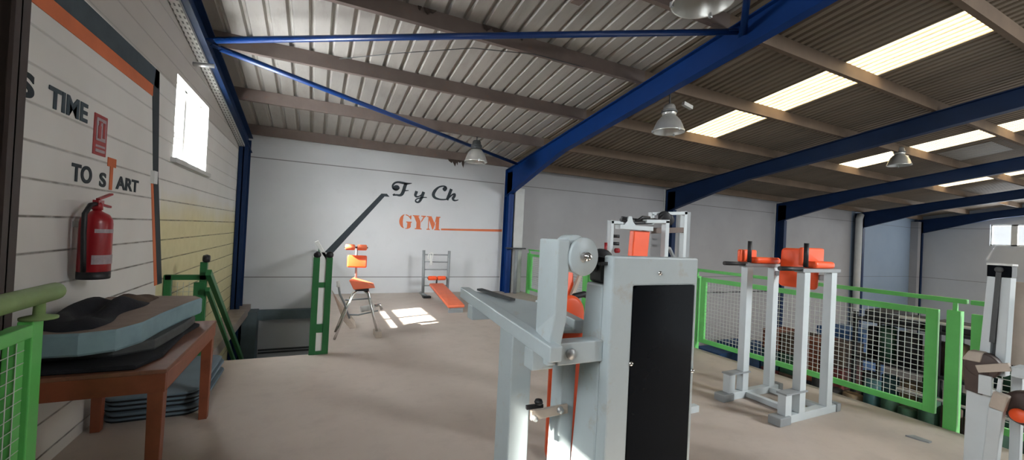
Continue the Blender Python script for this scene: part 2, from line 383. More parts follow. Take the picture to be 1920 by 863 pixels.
def wall_word(txt, y0, y1, z0, z1, m, label, bold=0.02):
    cu = bpy.data.curves.new('word', 'FONT'); cu.body = txt; cu.size = 1; cu.extrude = 0.01; cu.offset = bold
    tmp = bpy.data.objects.new('word', cu); COL.objects.link(tmp); bpy.context.view_layer.update()
    me = bpy.data.meshes.new_from_object(tmp.evaluated_get(bpy.context.evaluated_depsgraph_get()))
    bpy.data.objects.remove(tmp)
    xs = [v.co.x for v in me.vertices]; ys = [v.co.y for v in me.vertices]; a0, a1, b0, b1 = min(xs), max(xs), min(ys), max(ys)
    for v in me.vertices:
        u = (v.co.x - a0) / (a1 - a0); w = (v.co.y - b0) / (b1 - b0)
        v.co = (XL + 0.001 + (0.004 if v.co.z > 0 else 0), y0 + u * (y1 - y0), z0 + w * (z1 - z0))
    me.materials.clear(); me.materials.append(m)
    o = bpy.data.objects.new('painted_lettering', me); COL.objects.link(o); o.parent = wl; o['label'] = label; return o
wall_word('S', 3.00, 3.135, 2.145, 2.280, M['ink'], 'charcoal letter S beside the dark column', 0.035)
wall_word('TIME', 3.27, 3.715, 2.150, 2.275, M['ink_l'], 'charcoal word TIME', 0.03)
wall_word('TO', 3.56, 3.82, 1.750, 1.868, M['ink'], 'charcoal word TO', 0.03)
wall_word('S', 3.935, 4.035, 1.745, 1.850, M['ink'], 'charcoal letter S of START', 0.03)
wall_word('T', 4.045, 4.185, 1.735, 1.975, M['rust_ink'], 'tall orange letter T of START', 0.07)
wall_word('ART', 4.205, 4.650, 1.750, 1.855, M['ink'], 'charcoal letters ART', 0.03)

# extinguisher sign
sg = thing('fire_sign', (XL, 3.9, 1.97), 'small red fire extinguisher sign on the wall above the red extinguisher', 'sign')
put('sign_board', MB().box(XL, XL + 0.006, 3.81, 4.0, 1.965, 2.25), M['sign_red'], sg)
pg = MB(); x1 = XL + 0.006
pg.box(x1, x1 + 0.003, 3.835, 3.975, 2.065, 2.225)
pc = put('pictogram_ground', pg, M['label_grey'], sg)
pg = MB(); x1 += 0.003
pg.box(x1, x1 + 0.003, 3.855, 3.895, 2.08, 2.17).box(x1, x1 + 0.003, 3.865, 3.885, 2.17, 2.195).box(x1, x1 + 0.003, 3.86, 3.91, 2.195, 2.205)
pg.box(x1, x1 + 0.003, 3.925, 3.955, 2.09, 2.20)
put('extinguisher_symbol', pg, M['sign_red'], pc)
put('caption', MB().box(XL + 0.006, XL + 0.009, 3.835, 3.975, 1.985, 2.005).box(XL + 0.006, XL + 0.009, 3.835, 3.975, 2.02, 2.035), M['label_grey'], sg)

# ceilings
def corrugated(x0, x1, y0, y1, off, per, dep, rib, th=0.01, close=True):
    n = max(1, round((x1 - x0) / per)); per = (x1 - x0) / n; pr = []
    for i in range(n):
        a = x0 + i * per; s_ = rib * 0.3
        pr += [(a, 0), (a + per - rib, 0), (a + per - rib + s_, dep), (a + per - s_, dep)]
    pr.append((x1, 0)); vs = []; m = len(pr)
    for dz in (0, th):
        for yy in (y0, y1):
            for (px, pz) in pr: vs.append((px, yy, zr(yy, off) + pz + dz))
    fs = [(i, i + 1, m + i + 1, m + i) for i in range(m - 1)] + [(2 * m + i, 3 * m + i, 3 * m + i + 1, 2 * m + i + 1) for i in range(m - 1)]
    fs += [(0, m, 3 * m, 2 * m), (m - 1, 3 * m - 1 + m - m, 0, 0)][:1]
    fs.append((m - 1, 2 * m - 1, 4 * m - 1, 3 * m - 1))
    return MB().add(vs, fs)
SKX = [None, (7.28, 8.26), (13.38, 14.40), (19.3, 20.3), (25.3, 26.3)]
YE = YB + 0.2
struct('ceiling', corrugated(XL - 0.2, 4.60, YN, YE, PH, 0.25, 0.045, 0.075), M['sheet1'])
def sheet(x0, x1): 
    o = struct('ceiling', corrugated(x0, x1, YN, YE, PH, 0.15, 0.03, 0.07), M['sheet2']); return o
top_sky = [None, 6.62, 6.66, 6.6, 6.6]
bays = ['second bay', 'third bay', 'fourth bay', 'last bay']
for i in range(1, 5):
    a, b = FR[i], FR[i + 1] if i < 4 else 28.5; s0, s1 = SKX[i]
    sheet(a, s0); sheet(s1, b)
    struct('ceiling', corrugated(s0, s1, 0.5, 2.10, PH, 0.15, 0.03, 0.07), M['sheet2'])
    single('skylight_strip', corrugated(s0, s1, YN, 0.5, PH, 0.14, 0.03, 0.05, 0.004), M['sky1'], (s0, YN, 0), 'translucent roof strip added out of view for light over the %s' % bays[i - 1], 'skylight', 'translucent roof strips')  # unseen strips added so daylight reaches the floor near the camera
    struct('ceiling', corrugated(s0, s1, top_sky[i], YE, PH, 0.15, 0.03, 0.07), M['sheet2'])
    lab = {1: 'nearest cream translucent roof strip, right of the bright blue rafter',
           2: 'second nearest cream translucent roof strip, beyond the second blue rafter',
           3: 'third nearest translucent roof strip, mostly behind the third blue rafter',
           4: 'cream translucent roof strip farthest away, near the far end wall'}[i]
    single('skylight_strip', corrugated(s0, s1, 2.10, top_sky[i], PH, 0.14, 0.03, 0.05, 0.004), M['sky1'], (s0, 2.1, 0), lab, 'skylight', 'translucent roof strips')
for (x0, x1, y0, y1, lab) in ((14.78, 16.25, 3.95, 4.92, 'grimy pale see-through roof sheet between the second and third rafters at right'),
                              (20.9, 22.0, 3.9, 5.3, 'pale roof sheet beyond the third rafter at right')):
    single('roof_sheet', corrugated(x0, x1, y0, y1, PH - 0.012, 0.14, 0.03, 0.07, 0.004), M['sky1'] if x0 > 20 else M['sheet1'], (x0, y0, 0), lab, 'roof sheet')

# purlins (C sections lying across the rafters)
PY = [9.75, 8.10, 6.50, 4.97, 3.50, 2.03, 0.50, -1.0, -2.5]
ordn = ['lowest, on top of the wall', 'second up from the wall', 'third up from the wall', 'fourth up from the wall', 'fifth up from the wall', 'sixth up from the wall', 'seventh up', 'eighth up', 'ninth up']
bn = ['over the lettered gym wall', 'over the second bay', 'over the third bay', 'over the fourth bay', 'over the farthest bay']
for b in range(5):
    x0 = XL if b == 0 else FR[b]; x1 = FR[b + 1]
    for k, y in enumerate(PY):
        if k > 5: continue
        z0 = zr(y); w = 0.055; lp = 0.012
        sec = [(y, z0), (y + 0.07, z0), (y + 0.07, z0 + lp), (y + 0.02, z0 + lp), (y + 0.02, z0 + PH - 0.012), (y + 0.07, z0 + PH - 0.019), (y + 0.07, z0 + PH - 0.009), (y, z0 + PH - 0.002)]
        single('roof_purlin', MB().prism([(x0, a, c) for a, c in sec], (x1 - x0, 0, 0)), M['purlin'] if b == 0 else M['purlin_d'], (x0, y, z0),
               'brown steel roof purlin %s, %s' % (bn[b], ordn[k]), 'purlin', 'roof purlins')

# portal frames: column and tapered rafter
def portal(i, X, tw, m, lab):
    fr = thing('portal_frame', (X, YB - 0.15, ZL), lab, 'steel frame', 'blue steel frames')
    c = MB(); y0, y1 = YB - 0.34, YB - 0.02
    c.box(X - 0.006, X + 0.006, y0, y1, ZL, 3.2).box(X - tw / 2, X + tw / 2, y0, y0 + 0.015, ZL, 3.2 - 0.6).box(X - tw / 2, X + tw / 2, y1 - 0.015, y1, ZL, 3.25)
    put('column', c, m, fr)
    ys = [YB - 0.02, 8.25, 7.3, YN]; dp = [0.72, 0.46, 0.335, 0.33]
    web = MB(); bot = MB(); n = len(ys)
    for a in range(n - 1):
        ya, yb, da, db = ys[a], ys[a + 1], dp[a], dp[a + 1]; ta, tb = zr(ya) - 0.004, zr(yb) - 0.004
        web.hexa([(X - 0.006, ya, ta - da), (X + 0.006, ya, ta - da), (X + 0.006, yb, tb - db), (X - 0.006, yb, tb - db), (X - 0.006, ya, ta), (X + 0.006, ya, ta), (X + 0.006, yb, tb), (X - 0.006, yb, tb)])
        h = tw / 2
        bot.hexa([(X - h, ya, ta - da - 0.014), (X + h, ya, ta - da - 0.014), (X + h, yb, tb - db - 0.014), (X - h, yb, tb - db - 0.014), (X - h, ya, ta - da), (X + h, ya, ta - da), (X + h, yb, tb - db), (X - h, yb, tb - db)])
        bot.hexa([(X - h, ya, ta - 0.014), (X + h, ya, ta - 0.014), (X + h, yb, tb - 0.014), (X - h, yb, tb - 0.014), (X - h, ya, ta), (X + h, ya, ta), (X + h, yb, tb), (X - h, yb, tb)])
    w_ = put('rafter', web, m, fr); put('flange', bot, m, w_)
    return fr
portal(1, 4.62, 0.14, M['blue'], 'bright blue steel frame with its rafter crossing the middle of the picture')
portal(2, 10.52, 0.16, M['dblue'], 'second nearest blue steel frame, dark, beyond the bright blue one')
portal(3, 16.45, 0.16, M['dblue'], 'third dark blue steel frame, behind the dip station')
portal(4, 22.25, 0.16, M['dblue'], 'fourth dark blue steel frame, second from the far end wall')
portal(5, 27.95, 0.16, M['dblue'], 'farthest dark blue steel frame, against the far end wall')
# gable frame on the left wall
gf = thing('gable_frame', (-1.3, 9.8, ZL), 'dark blue corner column and rafter along the left end wall', 'steel frame')
put('column', MB().box(-1.40, -1.25, 9.50, 9.515, ZL, 3.1).box(-1.40, -1.25, 9.86, 9.875, ZL, 3.2).box(-1.335, -1.315, 9.5, 9.87, ZL, 3.2), M['dblue'], gf)
g = MB()
def slopebox(g, x0, x1, ya, yb, o0, o1):
    g.hexa([(x0, ya, zr(ya, o0)), (x1, ya, zr(ya, o0)), (x1, yb, zr(yb, o0)), (x0, yb, zr(yb, o0)), (x0, ya, zr(ya, o1)), (x1, ya, zr(ya, o1)), (x1, yb, zr(yb, o1)), (x0, yb, zr(yb, o1))])
slopebox(g, -1.33, -1.318, YN, 10.0, -0.30, -0.004); slopebox(g, -1.40, -1.24, YN, 10.0, -0.312, -0.30); slopebox(g, -1.40, -1.24, YN, 10.0, -0.018, -0.004)
put('rafter', g, M['dblue'], gf)

# perforated cable tray under the gable rafter
ct = thing('cable_tray', (-1.36, 7.4, 3.0), 'pale perforated metal cable tray sloping up along the top of the left wall', 'cable tray')
g = MB(); slopebox(g, -1.405, -1.31, 5.05, 9.75, -0.352, -0.345)
slopebox(g, -1.405, -1.40, 5.05, 9.75, -0.352, -0.315); slopebox(g, -1.315, -1.31, 5.05, 9.75, -0.352, -0.315)
put('tray', g, M['perf'], ct)
tb = MB().tube([(XL, 6.10, 3.40), (-1.20, 6.10, 3.42)], 0.026)
single('pipe_stub', tb, M['steel'], (XL, 6.1, 3.4), 'short grey pipe stub on the left wall under the cable tray', 'pipe')

# bracing tubes in the roof of the first bay
def brace(p, q, lab):
    o = thing('roof_brace', p, lab, 'brace', 'blue bracing tubes'); p = Vector(p); q = Vector(q); d = (q - p).normalized()
    put('tube', MB().tube([p, q], 0.038), M['blue_tube'], o)
    for a, s_ in ((p, 1), (q, -1)): put('end_plate', MB().bar(a - d * s_ * 0.10, a + d * s_ * 0.12, 0.09, 0.014), M['blue_tube'], o)
brace((-1.18, 6.02, 3.71), (4.58, 3.38, 4.19), 'long blue bracing tube running level across the ceiling from left to right')
brace((-1.18, 6.25, 3.70), (4.58, 9.42, 3.36), 'blue bracing tube slanting down from upper left to the lettered wall')
brace((4.58, 3.30, 4.14), (3.3, 2.3, 4.43), 'short blue bracing tube at the top, beside the nearest bell lamp')
# thin cable in the ceiling
single('ceiling_cable', MB().tube([(0.2, 6.47, 3.97), (0.9, 5.9, 4.0), (1.8, 5.25, 4.04), (2.6, 4.97 - 0.02, 4.03), (3.4, 4.94, 4.03)], 0.006, 6), M['ballast'], (0.2, 6.4, 3.9),
       'thin dark cable sagging below the pale ceiling sheets', 'cable')

# ragged nest remains on the purlins
def shreds(x0, x1, y, z, n, lab, drop=0.12):
    g = MB()
    for i in range(n):
        x = random.uniform(x0, x1); w = random.uniform(0.02, 0.09); h = random.uniform(0.03, drop)
        g.prism([(x - w, y - 0.012, z + 0.02), (x + w, y - 0.012, z + 0.02), (x + w * 0.5, y - 0.016, z - h * 0.4), (x + w * 0.1, y - 0.02, z - h), (x - w * 0.6, y - 0.014, z - h * 0.5)], (0, 0.006, 0))
    single('torn_lining', g, M['fibre'], ((x0 + x1) / 2, y, z), lab, 'torn lining')
shreds(2.9, 3.5, 9.74, 3.30, 9, 'dark torn shreds over the top edge of the lettered wall beside the lamp', 0.16)
shreds(0.9, 2.6, 4.96, 4.22, 12, 'dark torn scraps along the upper purlin at the top of the picture', 0.07)
g = MB().tube([(1.7, 4.0, 4.30), (2.1, 3.9, 4.28), (2.5, 3.86, 4.27)], 0.02, 8).box(2.48, 2.6, 3.8, 3.92, 4.20, 4.32).tube([(2.54, 3.84, 4.30), (2.60, 3.74, 4.36), (2.62, 3.56, 4.36)], 0.02, 8)
single('cable_bracket', g, M['purlin'], (2.5, 3.86, 4.3), 'rusty conduit with a square box at the top centre of the ceiling', 'conduit')

# bell lamps
def bell(loc, s, top, lab, back=0.0):
    x, y, z = loc; o = thing('bell_lamp', (x, y, z), lab, 'lamp', 'bell lamps under the roof')
    r = 0.235 * s
    put('reflector', MB().lathe([(r, 0), (r * 1.03, 0.004), (r * 1.02, 0.02), (r * 0.96, 0.05), (r * 0.86, 0.12), (r * 0.72, 0.19), (r * 0.52, 0.25), (r * 0.40, 0.275),
                                 (r * 0.39, 0.27), (r * 0.50, 0.24), (r * 0.70, 0.18), (r * 0.84, 0.11), (r * 0.94, 0.045), (r * 0.985, 0.01), (r, 0)], (x, y, z), n=36), M['alu'], o)
    put('lens', MB().lathe([(0, -0.004), (r * 0.5, -0.003), (r * 0.97, 0.006)], (x, y, z), n=32), M['lens'], o)
    b = put('ballast_housing', MB().lathe([(0.0, 0.275), (r * 0.42, 0.275), (r * 0.45, 0.30), (r * 0.45, 0.37), (r * 0.38, 0.385), (r * 0.38, 0.42), (r * 0.3, 0.455), (0.0, 0.46)], (x, y, z), n=24), M['alu'] if back else M['ballast'], o)
    put('cooling_fin', MB().lathe([(r * 0.45, 0.32), (r * 0.52, 0.325), (r * 0.52, 0.335), (r * 0.45, 0.34)], (x, y, z)).lathe([(r * 0.45, 0.35), (r * 0.50, 0.355), (r * 0.45, 0.36)], (x, y, z)), M['ballast'], b)
    put('hanger', MB().tube([(x, y, z + 0.45), (x, y, top)], 0.012, 8), M['ballast'], o)
    for k in range(3):
        a = k * 2.1 + 0.4; put('lens_clip', MB().box(x + r * math.cos(a) - 0.012, x + r * math.cos(a) + 0.012, y + r * math.sin(a) - 0.012, y + r * math.sin(a) + 0.012, z - 0.012, z + 0.03), M['steel'], o)
t = NT('lamp_lens'); a = t.n('ShaderNodeBsdfGlass'); a.inputs['Roughness'].default_value = 0.1; a.inputs['IOR'].default_value = 1.1
tr = t.n('ShaderNodeBsdfTransparent'); mx = t.n('ShaderNodeMixShader'); mx.inputs[0].default_value = 0.25; t.l(tr.outputs[0], mx.inputs[1]); t.l(a.outputs[0], mx.inputs[2]); t.l(mx.outputs[0], t.out.inputs[0])
M['lens'] = t.m
bell((2.99, 8.13, 3.03), 1.0, zr(8.13) + 0.01, 'bell lamp with dark housing hanging just above the lettered wall')
bell((5.18, 4.99, 3.36), 1.06, zr(4.99) + 0.01, 'bell lamp hanging beside the bright blue rafter, near the roof strip', 1)
bell((2.72, 2.33, 3.48), 0.98, zr(2.33) + 0.205, 'nearest bell lamp, cut off by the top edge of the picture', 1)
bell((12.95, 4.99, 3.72), 1.0, zr(4.99) + 0.01, 'small far bell lamp under the third bay, near the second roof strip', 1)
single('junction_box', MB().bar((5.42, 4.93, 3.87), (5.62, 4.93, 3.83), 0.06, 0.06), M['alu'], (5.5, 4.93, 3.85), 'small pale box fixed beside the bell lamp near the blue rafter', 'junction box')

# white duct and grey post beside the blue column, wall edge strips
struct('trim_2', MB().box(4.74, 5.02, YB - 0.32, YB, 0.0, 2.78), M['rock'], bev=0.02)
for i, X in enumerate((4.60, 10.46, 16.38)):
    struct('trim_%d' % (i + 3), MB().box(X - 0.10 if i else X - 0.06, X - 0.07 if i else X - 0.03, YB - 0.03, YB, 0.0 if i == 0 else ZL, 3.29), M['rock'])
struct('trim_6', MB().tube([(22.0, 9.8, ZL), (22.0, 9.8, 3.0), (22.12, 9.8, 3.2)], 0.13, 12), M['rock'])
struct('trim_7', MB().box(27.55, 27.85, YB - 0.3, YB, ZL, 3.2), M['wall2'])
single('conduit', MB().box(5.4, 16.3, YB - 0.03, YB, -0.20, -0.16), M['ballast'], (5.4, YB, -0.18), 'dark horizontal rail along the rear wall behind the fence', 'rail')

# bottom of the left wall near the pilaster
single('wall_pilaster', MB().box(XL, -1.395, 2.585, 2.705, 0, zr(2.65, 0.1)).box(XL, -1.24, 2.64, 2.65, 0, zr(2.65, 0.1)).box(-1.255, -1.24, 2.60, 2.705, 0, zr(2.65, 0.1)), M['pil'], (XL, 2.65, 0),
       'dark brown steel column against the left wall at the left edge of the picture', 'column')

# ------------------------------------------------------------------ rear wall lettering
wrr = [o for o in COL.objects if o.name == 'wall_rear'][0]
yw = YB - 0.004
def ribbon(pts, ws, sub=6):
    P = [Vector((a, 0, b)) for a, b in pts]; n = len(P)
    out = []; wo = []
    for i in range(n - 1):  # catmull-rom
        p0 = P[max(i - 1, 0)]; p1 = P[i]; p2 = P[i + 1]; p3 = P[min(i + 2, n - 1)]
        for k in range(sub):
            t_ = k / sub; t2 = t_ * t_; t3 = t2 * t_
            out.append(0.5 * ((2 * p1) + (-p0 + p2) * t_ + (2 * p0 - 5 * p1 + 4 * p2 - p3) * t2 + (-p0 + 3 * p1 - 3 * p2 + p3) * t3)); wo.append(ws[i] * (1 - t_) + ws[i + 1] * t_)
    out.append(P[-1]); wo.append(ws[-1]); L = []; Rr = []
    for i, p in enumerate(out):
        d = (out[min(i + 1, len(out) - 1)] - out[max(i - 1, 0)]).normalized(); s_ = Vector((-d.z, 0, d.x)) * wo[i] / 2
        L.append(p + s_); Rr.append(p - s_)
    m = len(L); vs = [(v.x, yw, v.z) for v in L + Rr] + [(v.x, yw + 0.004, v.z) for v in L + Rr]
    fs = [(i, i + 1, m + i + 1, m + i) for i in range(m - 1)]
    fs += [(i, i + 1, 2 * m + i + 1, 2 * m + i) for i in range(m - 1)] + [(m + i, m + i + 1, 3 * m + i + 1, 3 * m + i) for i in range(m - 1)]
    return vs, fs
def script(label, strokes):
    g = MB()
    for pts, ws in strokes:
        if isinstance(ws, (int, float)): ws = [ws] * len(pts)
        g.add(*ribbon(pts, ws))
    o = put('painted_lettering', g, M['ink'], wrr, label=label); return o
script('charcoal brush letter F', [
    ([(1.70, 2.535), (1.735, 2.50), (1.76, 2.525), (1.74, 2.56), (1.69, 2.555), (1.66, 2.51), (1.70, 2.475), (1.75, 2.49)], [0.04, 0.06, 0.06, 0.05, 0.06, 0.06, 0.05, 0.04]),
    ([(1.70, 2.475), (1.64, 2.50), (1.625, 2.57), (1.67, 2.635), (1.75, 2.663), (1.85, 2.655), (1.96, 2.648), (2.075, 2.668)], [0.03, 0.04, 0.045, 0.045, 0.045, 0.055, 0.05, 0.01]),
    ([(1.935, 2.655), (1.905, 2.56), (1.885, 2.47), (1.85, 2.385), (1.80, 2.350), (1.72, 2.352), (1.64, 2.338)], [0.075, 0.08, 0.08, 0.075, 0.055, 0.04, 0.03]),
    ([(1.69, 2.375), (1.66, 2.362), (1.64, 2.338)], [0.01, 0.03, 0.03]),
    ([(1.87, 2.476), (1.94, 2.476), (2.005, 2.487)], [0.02, 0.03, 0.015])])
script('charcoal brush letter y', [
    ([(2.20, 2.488), (2.185, 2.43), (2.172, 2.385), (2.205, 2.352), (2.27, 2.368), (2.335, 2.42)], [0.07, 0.07, 0.06, 0.045, 0.03, 0.03]),
    ([(2.375, 2.485), (2.35, 2.41), (2.325, 2.33), (2.285, 2.245), (2.235, 2.215), (2.19, 2.235), (2.195, 2.28), (2.26, 2.318), (2.36, 2.345), (2.46, 2.352)],
     [0.07, 0.075, 0.07, 0.055, 0.04, 0.04, 0.03, 0.03, 0.03, 0.02])])
script('charcoal brush letters Ch', [
    ([(2.945, 2.60), (2.905, 2.575), (2.875, 2.605), (2.91, 2.64), (2.945, 2.61), (2.925, 2.66), (2.85, 2.672), (2.74, 2.63), (2.65, 2.53), (2.62, 2.43), (2.67, 2.362), (2.78, 2.335), (2.88, 2.335), (2.985, 2.352)],
     [0.03, 0.06, 0.06, 0.05, 0.04, 0.04, 0.035, 0.045, 0.075, 0.08, 0.06, 0.04, 0.035, 0.03]),
    ([(3.075, 2.62), (3.045, 2.53), (3.01, 2.43), (2.975, 2.33)], [0.075, 0.075, 0.075, 0.07]),
    ([(2.99, 2.35), (3.05, 2.42), (3.11, 2.48), (3.165, 2.495), (3.165, 2.45), (3.13, 2.385), (3.155, 2.342), (3.21, 2.338), (3.275, 2.36)], [0.02, 0.03, 0.04, 0.06, 0.07, 0.07, 0.05, 0.035, 0.02])])
# stencil slab letters G Y M, and the lines
g = MB()
def rp(poly): g.prism([(a, yw, b) for a, b in poly], (0, 0.004, 0))
def arc(cx, cz, rx, rz, a0, a1, n=10): return [(cx + rx * math.cos(math.radians(a0 + (a1 - a0) * k / n)), cz + rz * math.sin(math.radians(a0 + (a1 - a0) * k / n))) for k in range(n + 1)]
# G: heavy left bowl, thin inner cut, right arm
left = arc(1.96, 1.732, 0.14, 0.172, 97, 263)
rp(left + [(1.935, 1.575), (1.915, 1.62), (1.905, 1.73), (1.915, 1.85), (1.935, 1.885)])
for a, b in (((1.965, 1.905), (2.03, 1.87)),): pass
rp([(1.965, 1.903), (2.02, 1.89), (2.065, 1.86), (2.085, 1.885), (2.105, 1.885), (2.105, 1.79), (2.085, 1.79), (2.06, 1.83), (2.02, 1.865), (1.965, 1.88)])
rp([(1.965, 1.563), (2.01, 1.575), (2.015, 1.70), (1.985, 1.715), (1.985, 1.732), (2.12, 1.732), (2.12, 1.715), (2.10, 1.70), (2.10, 1.60), (2.07, 1.57), (2.02, 1.553), (1.965, 1.553)])
g1 = put('painted_lettering', g, M['rust_ink'], wrr, label='orange stencil letter G'); g = MB()
rp([(2.135, 1.895), (2.30, 1.895), (2.30, 1.875), (2.275, 1.87), (2.335, 1.745), (2.335, 1.585), (2.37, 1.575), (2.37, 1.555), (2.20, 1.555), (2.20, 1.575), (2.235, 1.585), (2.235, 1.72), (2.165, 1.87), (2.135, 1.875)])
rp([(2.345, 1.895), (2.465, 1.895), (2.465, 1.875), (2.435, 1.865), (2.352, 1.725), (2.348, 1.765), (2.40, 1.865), (2.345, 1.875)])
put('painted_lettering', g, M['rust_ink'], wrr, label='orange stencil letter Y'); g = MB()
rp([(2.485, 1.895), (2.60, 1.895), (2.70, 1.70), (2.665, 1.60), (2.64, 1.555), (2.545, 1.80), (2.545, 1.585), (2.575, 1.575), (2.575, 1.555), (2.49, 1.555), (2.49, 1.575), (2.525, 1.585), (2.525, 1.87), (2.485, 1.875)])
rp([(2.72, 1.895), (2.83, 1.895), (2.83, 1.875), (2.80, 1.865), (2.80, 1.585), (2.83, 1.575), (2.83, 1.555), (2.685, 1.555), (2.685, 1.575), (2.715, 1.585), (2.715, 1.70), (2.72, 1.72), (2.72, 1.78), (2.66, 1.66), (2.70, 1.78)])
put('painted_lettering', g, M['rust_ink'], wrr, label='orange stencil letter M'); g = MB()
rp([(2.86, 1.605), (2.88, 1.605), (4.54, 1.665), (4.54, 1.60), (2.86, 1.56)])
put('painted_line', g, M['rust_ink'], wrr, label='thin orange line after GYM'); g = MB()
rp([(0.14, 0.70), (0.14, 0.84), (1.375, 2.355), (1.50, 2.362), (1.565, 2.295), (1.452, 2.293), (0.30, 0.80)])
put('painted_line', g, M['ink'], wrr, label='thick diagonal charcoal line')

# ------------------------------------------------------------------ stairwell
struct('trim_8', MB().box(-1.1, 0.3, YB - 0.12, YB, -0.50, -0.30), M['teal_steel'])
struct('trim_9', MB().box(-0.95, 3.0, YB - 0.04, YB, -1.17, -1.14).box(-0.95, 3.0, YB - 0.04, YB, -1.23, -1.20), M['ballast'])
struct('trim_10', MB().box(-1.41, -1.12, 5.5, YB, -0.34, -0.18), M['ledge'])
struct('trim_11', MB().box(-1.22, -0.97, 9.65, YB, ZL, -0.28), M['teal_steel'])
st = thing('staircase', (-0.66, 5.5, ZL), 'grey steel staircase going down through the floor opening at left', 'stairs')
g = MB()
for sx in (-1.02, -0.02): g.bar((sx, 5.5, -0.2), (sx, 9.0, -3.05), 0.03, 0.22)
put('stringer', g, M['dblue'], st)
for k in range(15):
    put('tread', MB().box(-1.0, -0.04, 5.48 + k * 0.23, 5.74 + k * 0.23, -0.21 - k * 0.195, -0.18 - k * 0.195), M['ballast'], st)

def mesh_grid(g, o, u, v, nu, nv, r=0.0022):
    o, u, v = Vector(o), Vector(u), Vector(v)
    for i in range(1, nu):
        p = o + u * i / nu; g.tube([p, p + v], r, 4, False)
    for j in range(1, nv):
        p = o + v * j / nv; g.tube([p, p + u], r, 4, False)
    return g
# top of the left stair rail with its small mesh panel
sr = thing('stair_railing', (-1.08, 5.5, 0), 'dark green stair railing by the left wall with two bars sloping down', 'railing')
put('post', MB().box(-1.145, -1.05, 5.45, 5.52, 0, 0.86).box(-1.10, -1.035, 5.46, 5.51, 0, 1.08), M['dgreen'], sr, 0.004)
put('post', MB().box(-1.405, -1.34, 5.46, 5.51, 0, 0.94), M['dgreen'], sr, 0.004)
put('top_bar', MB().box(-1.40, -1.04, 5.46, 5.51, 0.885, 0.94), M['dgreen'], sr, 0.004)
put('bottom_bar', MB().box(-1.40, -1.10, 5.46, 5.51, 0.09, 0.14), M['dgreen'], sr, 0.004)
put('mesh_panel', mesh_grid(MB(), (-1.34, 5.485, 0.14), (0.2, 0, 0), (0, 0, 0.72), 4, 14), M['wire'], sr)
put('sloping_bar', MB().bar((-1.0, 5.35, 0.98), (-1.0, 8.2, -0.80), 0.05, 0.07), M['dgreen'], sr, 0.004)
put('sloping_bar', MB().bar((-1.0, 5.35, 0.80), (-1.0, 8.0, -1.0), 0.04, 0.05), M['dgreen'], sr, 0.004)
put('rail_end', MB().lathe([(0.0, 0), (0.035, 0.0), (0.045, 0.03), (0.035, 0.06), (0, 0.06)], (-1.075, 5.46, 1.12), (1, 0, 0), 16).tube([(-1.06, 5.485, 1.08), (-1.06, 5.48, 1.12)], 0.015), M['black'], sr)
# right side of the stair opening: double post seen end on, guard panel running back
gr = thing('stair_guard', (0.1, 5.42, 0), 'deep green double post with pale sloping handrail beside the stair opening', 'railing')
put('post', MB().box(0.005, 0.075, 5.38, 5.44, 0, 1.16), M['dgreen'], gr, 0.004)
put('post', MB().box(0.145, 0.215, 5.38, 5.44, 0, 1.16), M['dgreen'], gr, 0.004)
g = MB()
for z0, z1 in ((0, 0.04), (0.26, 0.36), (0.80, 0.86)): g.box(0.07, 0.15, 5.385, 5.43, z0, z1)
pass
put('tie_plate', g, M['dgreen'], gr)
put('bright_slot_strip', MB().box(0.076, 0.144, 5.40, 5.405, 0.02, 1.22), M['lit_white'], gr, label='added white strip for the bright slots')  # strip added for the lit look between the posts
for xx in (0.045, 0.18): put('rail_knob', MB().lathe([(0, 0), (0.035, 0), (0.043, 0.025), (0.035, 0.05), (0, 0.05)], (xx, 5.38, 1.19), (0, 1, 0), 16), M['black'], gr)
put('handrail', MB().hexa([(0.155, 5.40, 1.10), (0.185, 5.40, 1.12), (0.185, 5.47, 1.12), (0.155, 5.47, 1.10), (0.005, 5.40, 1.34), (0.045, 5.40, 1.36), (0.045, 5.47, 1.36), (0.005, 5.47, 1.34)]).box(0.06, 0.16, 5.41, 5.44, 1.13, 1.20), M['lit_white'], gr, 0.004, label='pale sloping handrail end')
g = MB(); g.box(0.09, 0.13, 5.44, 9.9, 1.0, 1.04).box(0.09, 0.13, 5.44, 9.9, 0.08, 0.12).box(0.09, 0.13, 9.86, 9.9, 0, 1.04).box(0.09, 0.13, 7.6, 7.64, 0, 1.04)
put('panel_frame', g, M['dgreen'], gr)
put('mesh_panel', mesh_grid(MB(), (0.11, 5.46, 0.12), (0, 4.4, 0), (0, 0, 0.88), 88, 18), M['wire'], gr)

# ------------------------------------------------------------------ green fence on the open edge
def fence_panel(o, y0, y1, X=5.22, nx=None):
    g = MB(); w = 0.085; g.box(X - 0.02, X + 0.02, y0, y0 + w, 0.09, 1.05).box(X - 0.02, X + 0.02, y1 - w, y1, 0.09, 1.05)
    g.box(X - 0.019, X + 0.019, y0 + w, y1 - w, 0.99, 1.049).box(X - 0.019, X + 0.019, y0 + w, y1 - w, 0.091, 0.15)
    put('panel_frame', g, M['green'], o, 0.003)
    ny = round((y1 - y0 - 2 * w) / 0.05)
    put('mesh_panel', mesh_grid(MB(), (X, y0 + w, 0.15), (0, y1 - y0 - 2 * w, 0), (0, 0, 0.84), ny, 17, 0.0030), M['wire'], o)
def fence(y0, y1, lab, nposts):
    o = thing('mesh_fence', (5.22, (y0 + y1) / 2, -0.2), lab, 'fence', 'green mesh fences on the floor edge')
    for yy in nposts: put('post', MB().box(5.18, 5.26, yy - 0.045, yy + 0.045, -0.20, 1.06).box(5.205, 5.235, yy - 0.015, yy + 0.015, 1.06, 1.13), M['green'], o, 0.003)
    put('handrail', MB().box(5.20, 5.25, y0, y1, 1.13, 1.17), M['green'], o, 0.006)
    return o
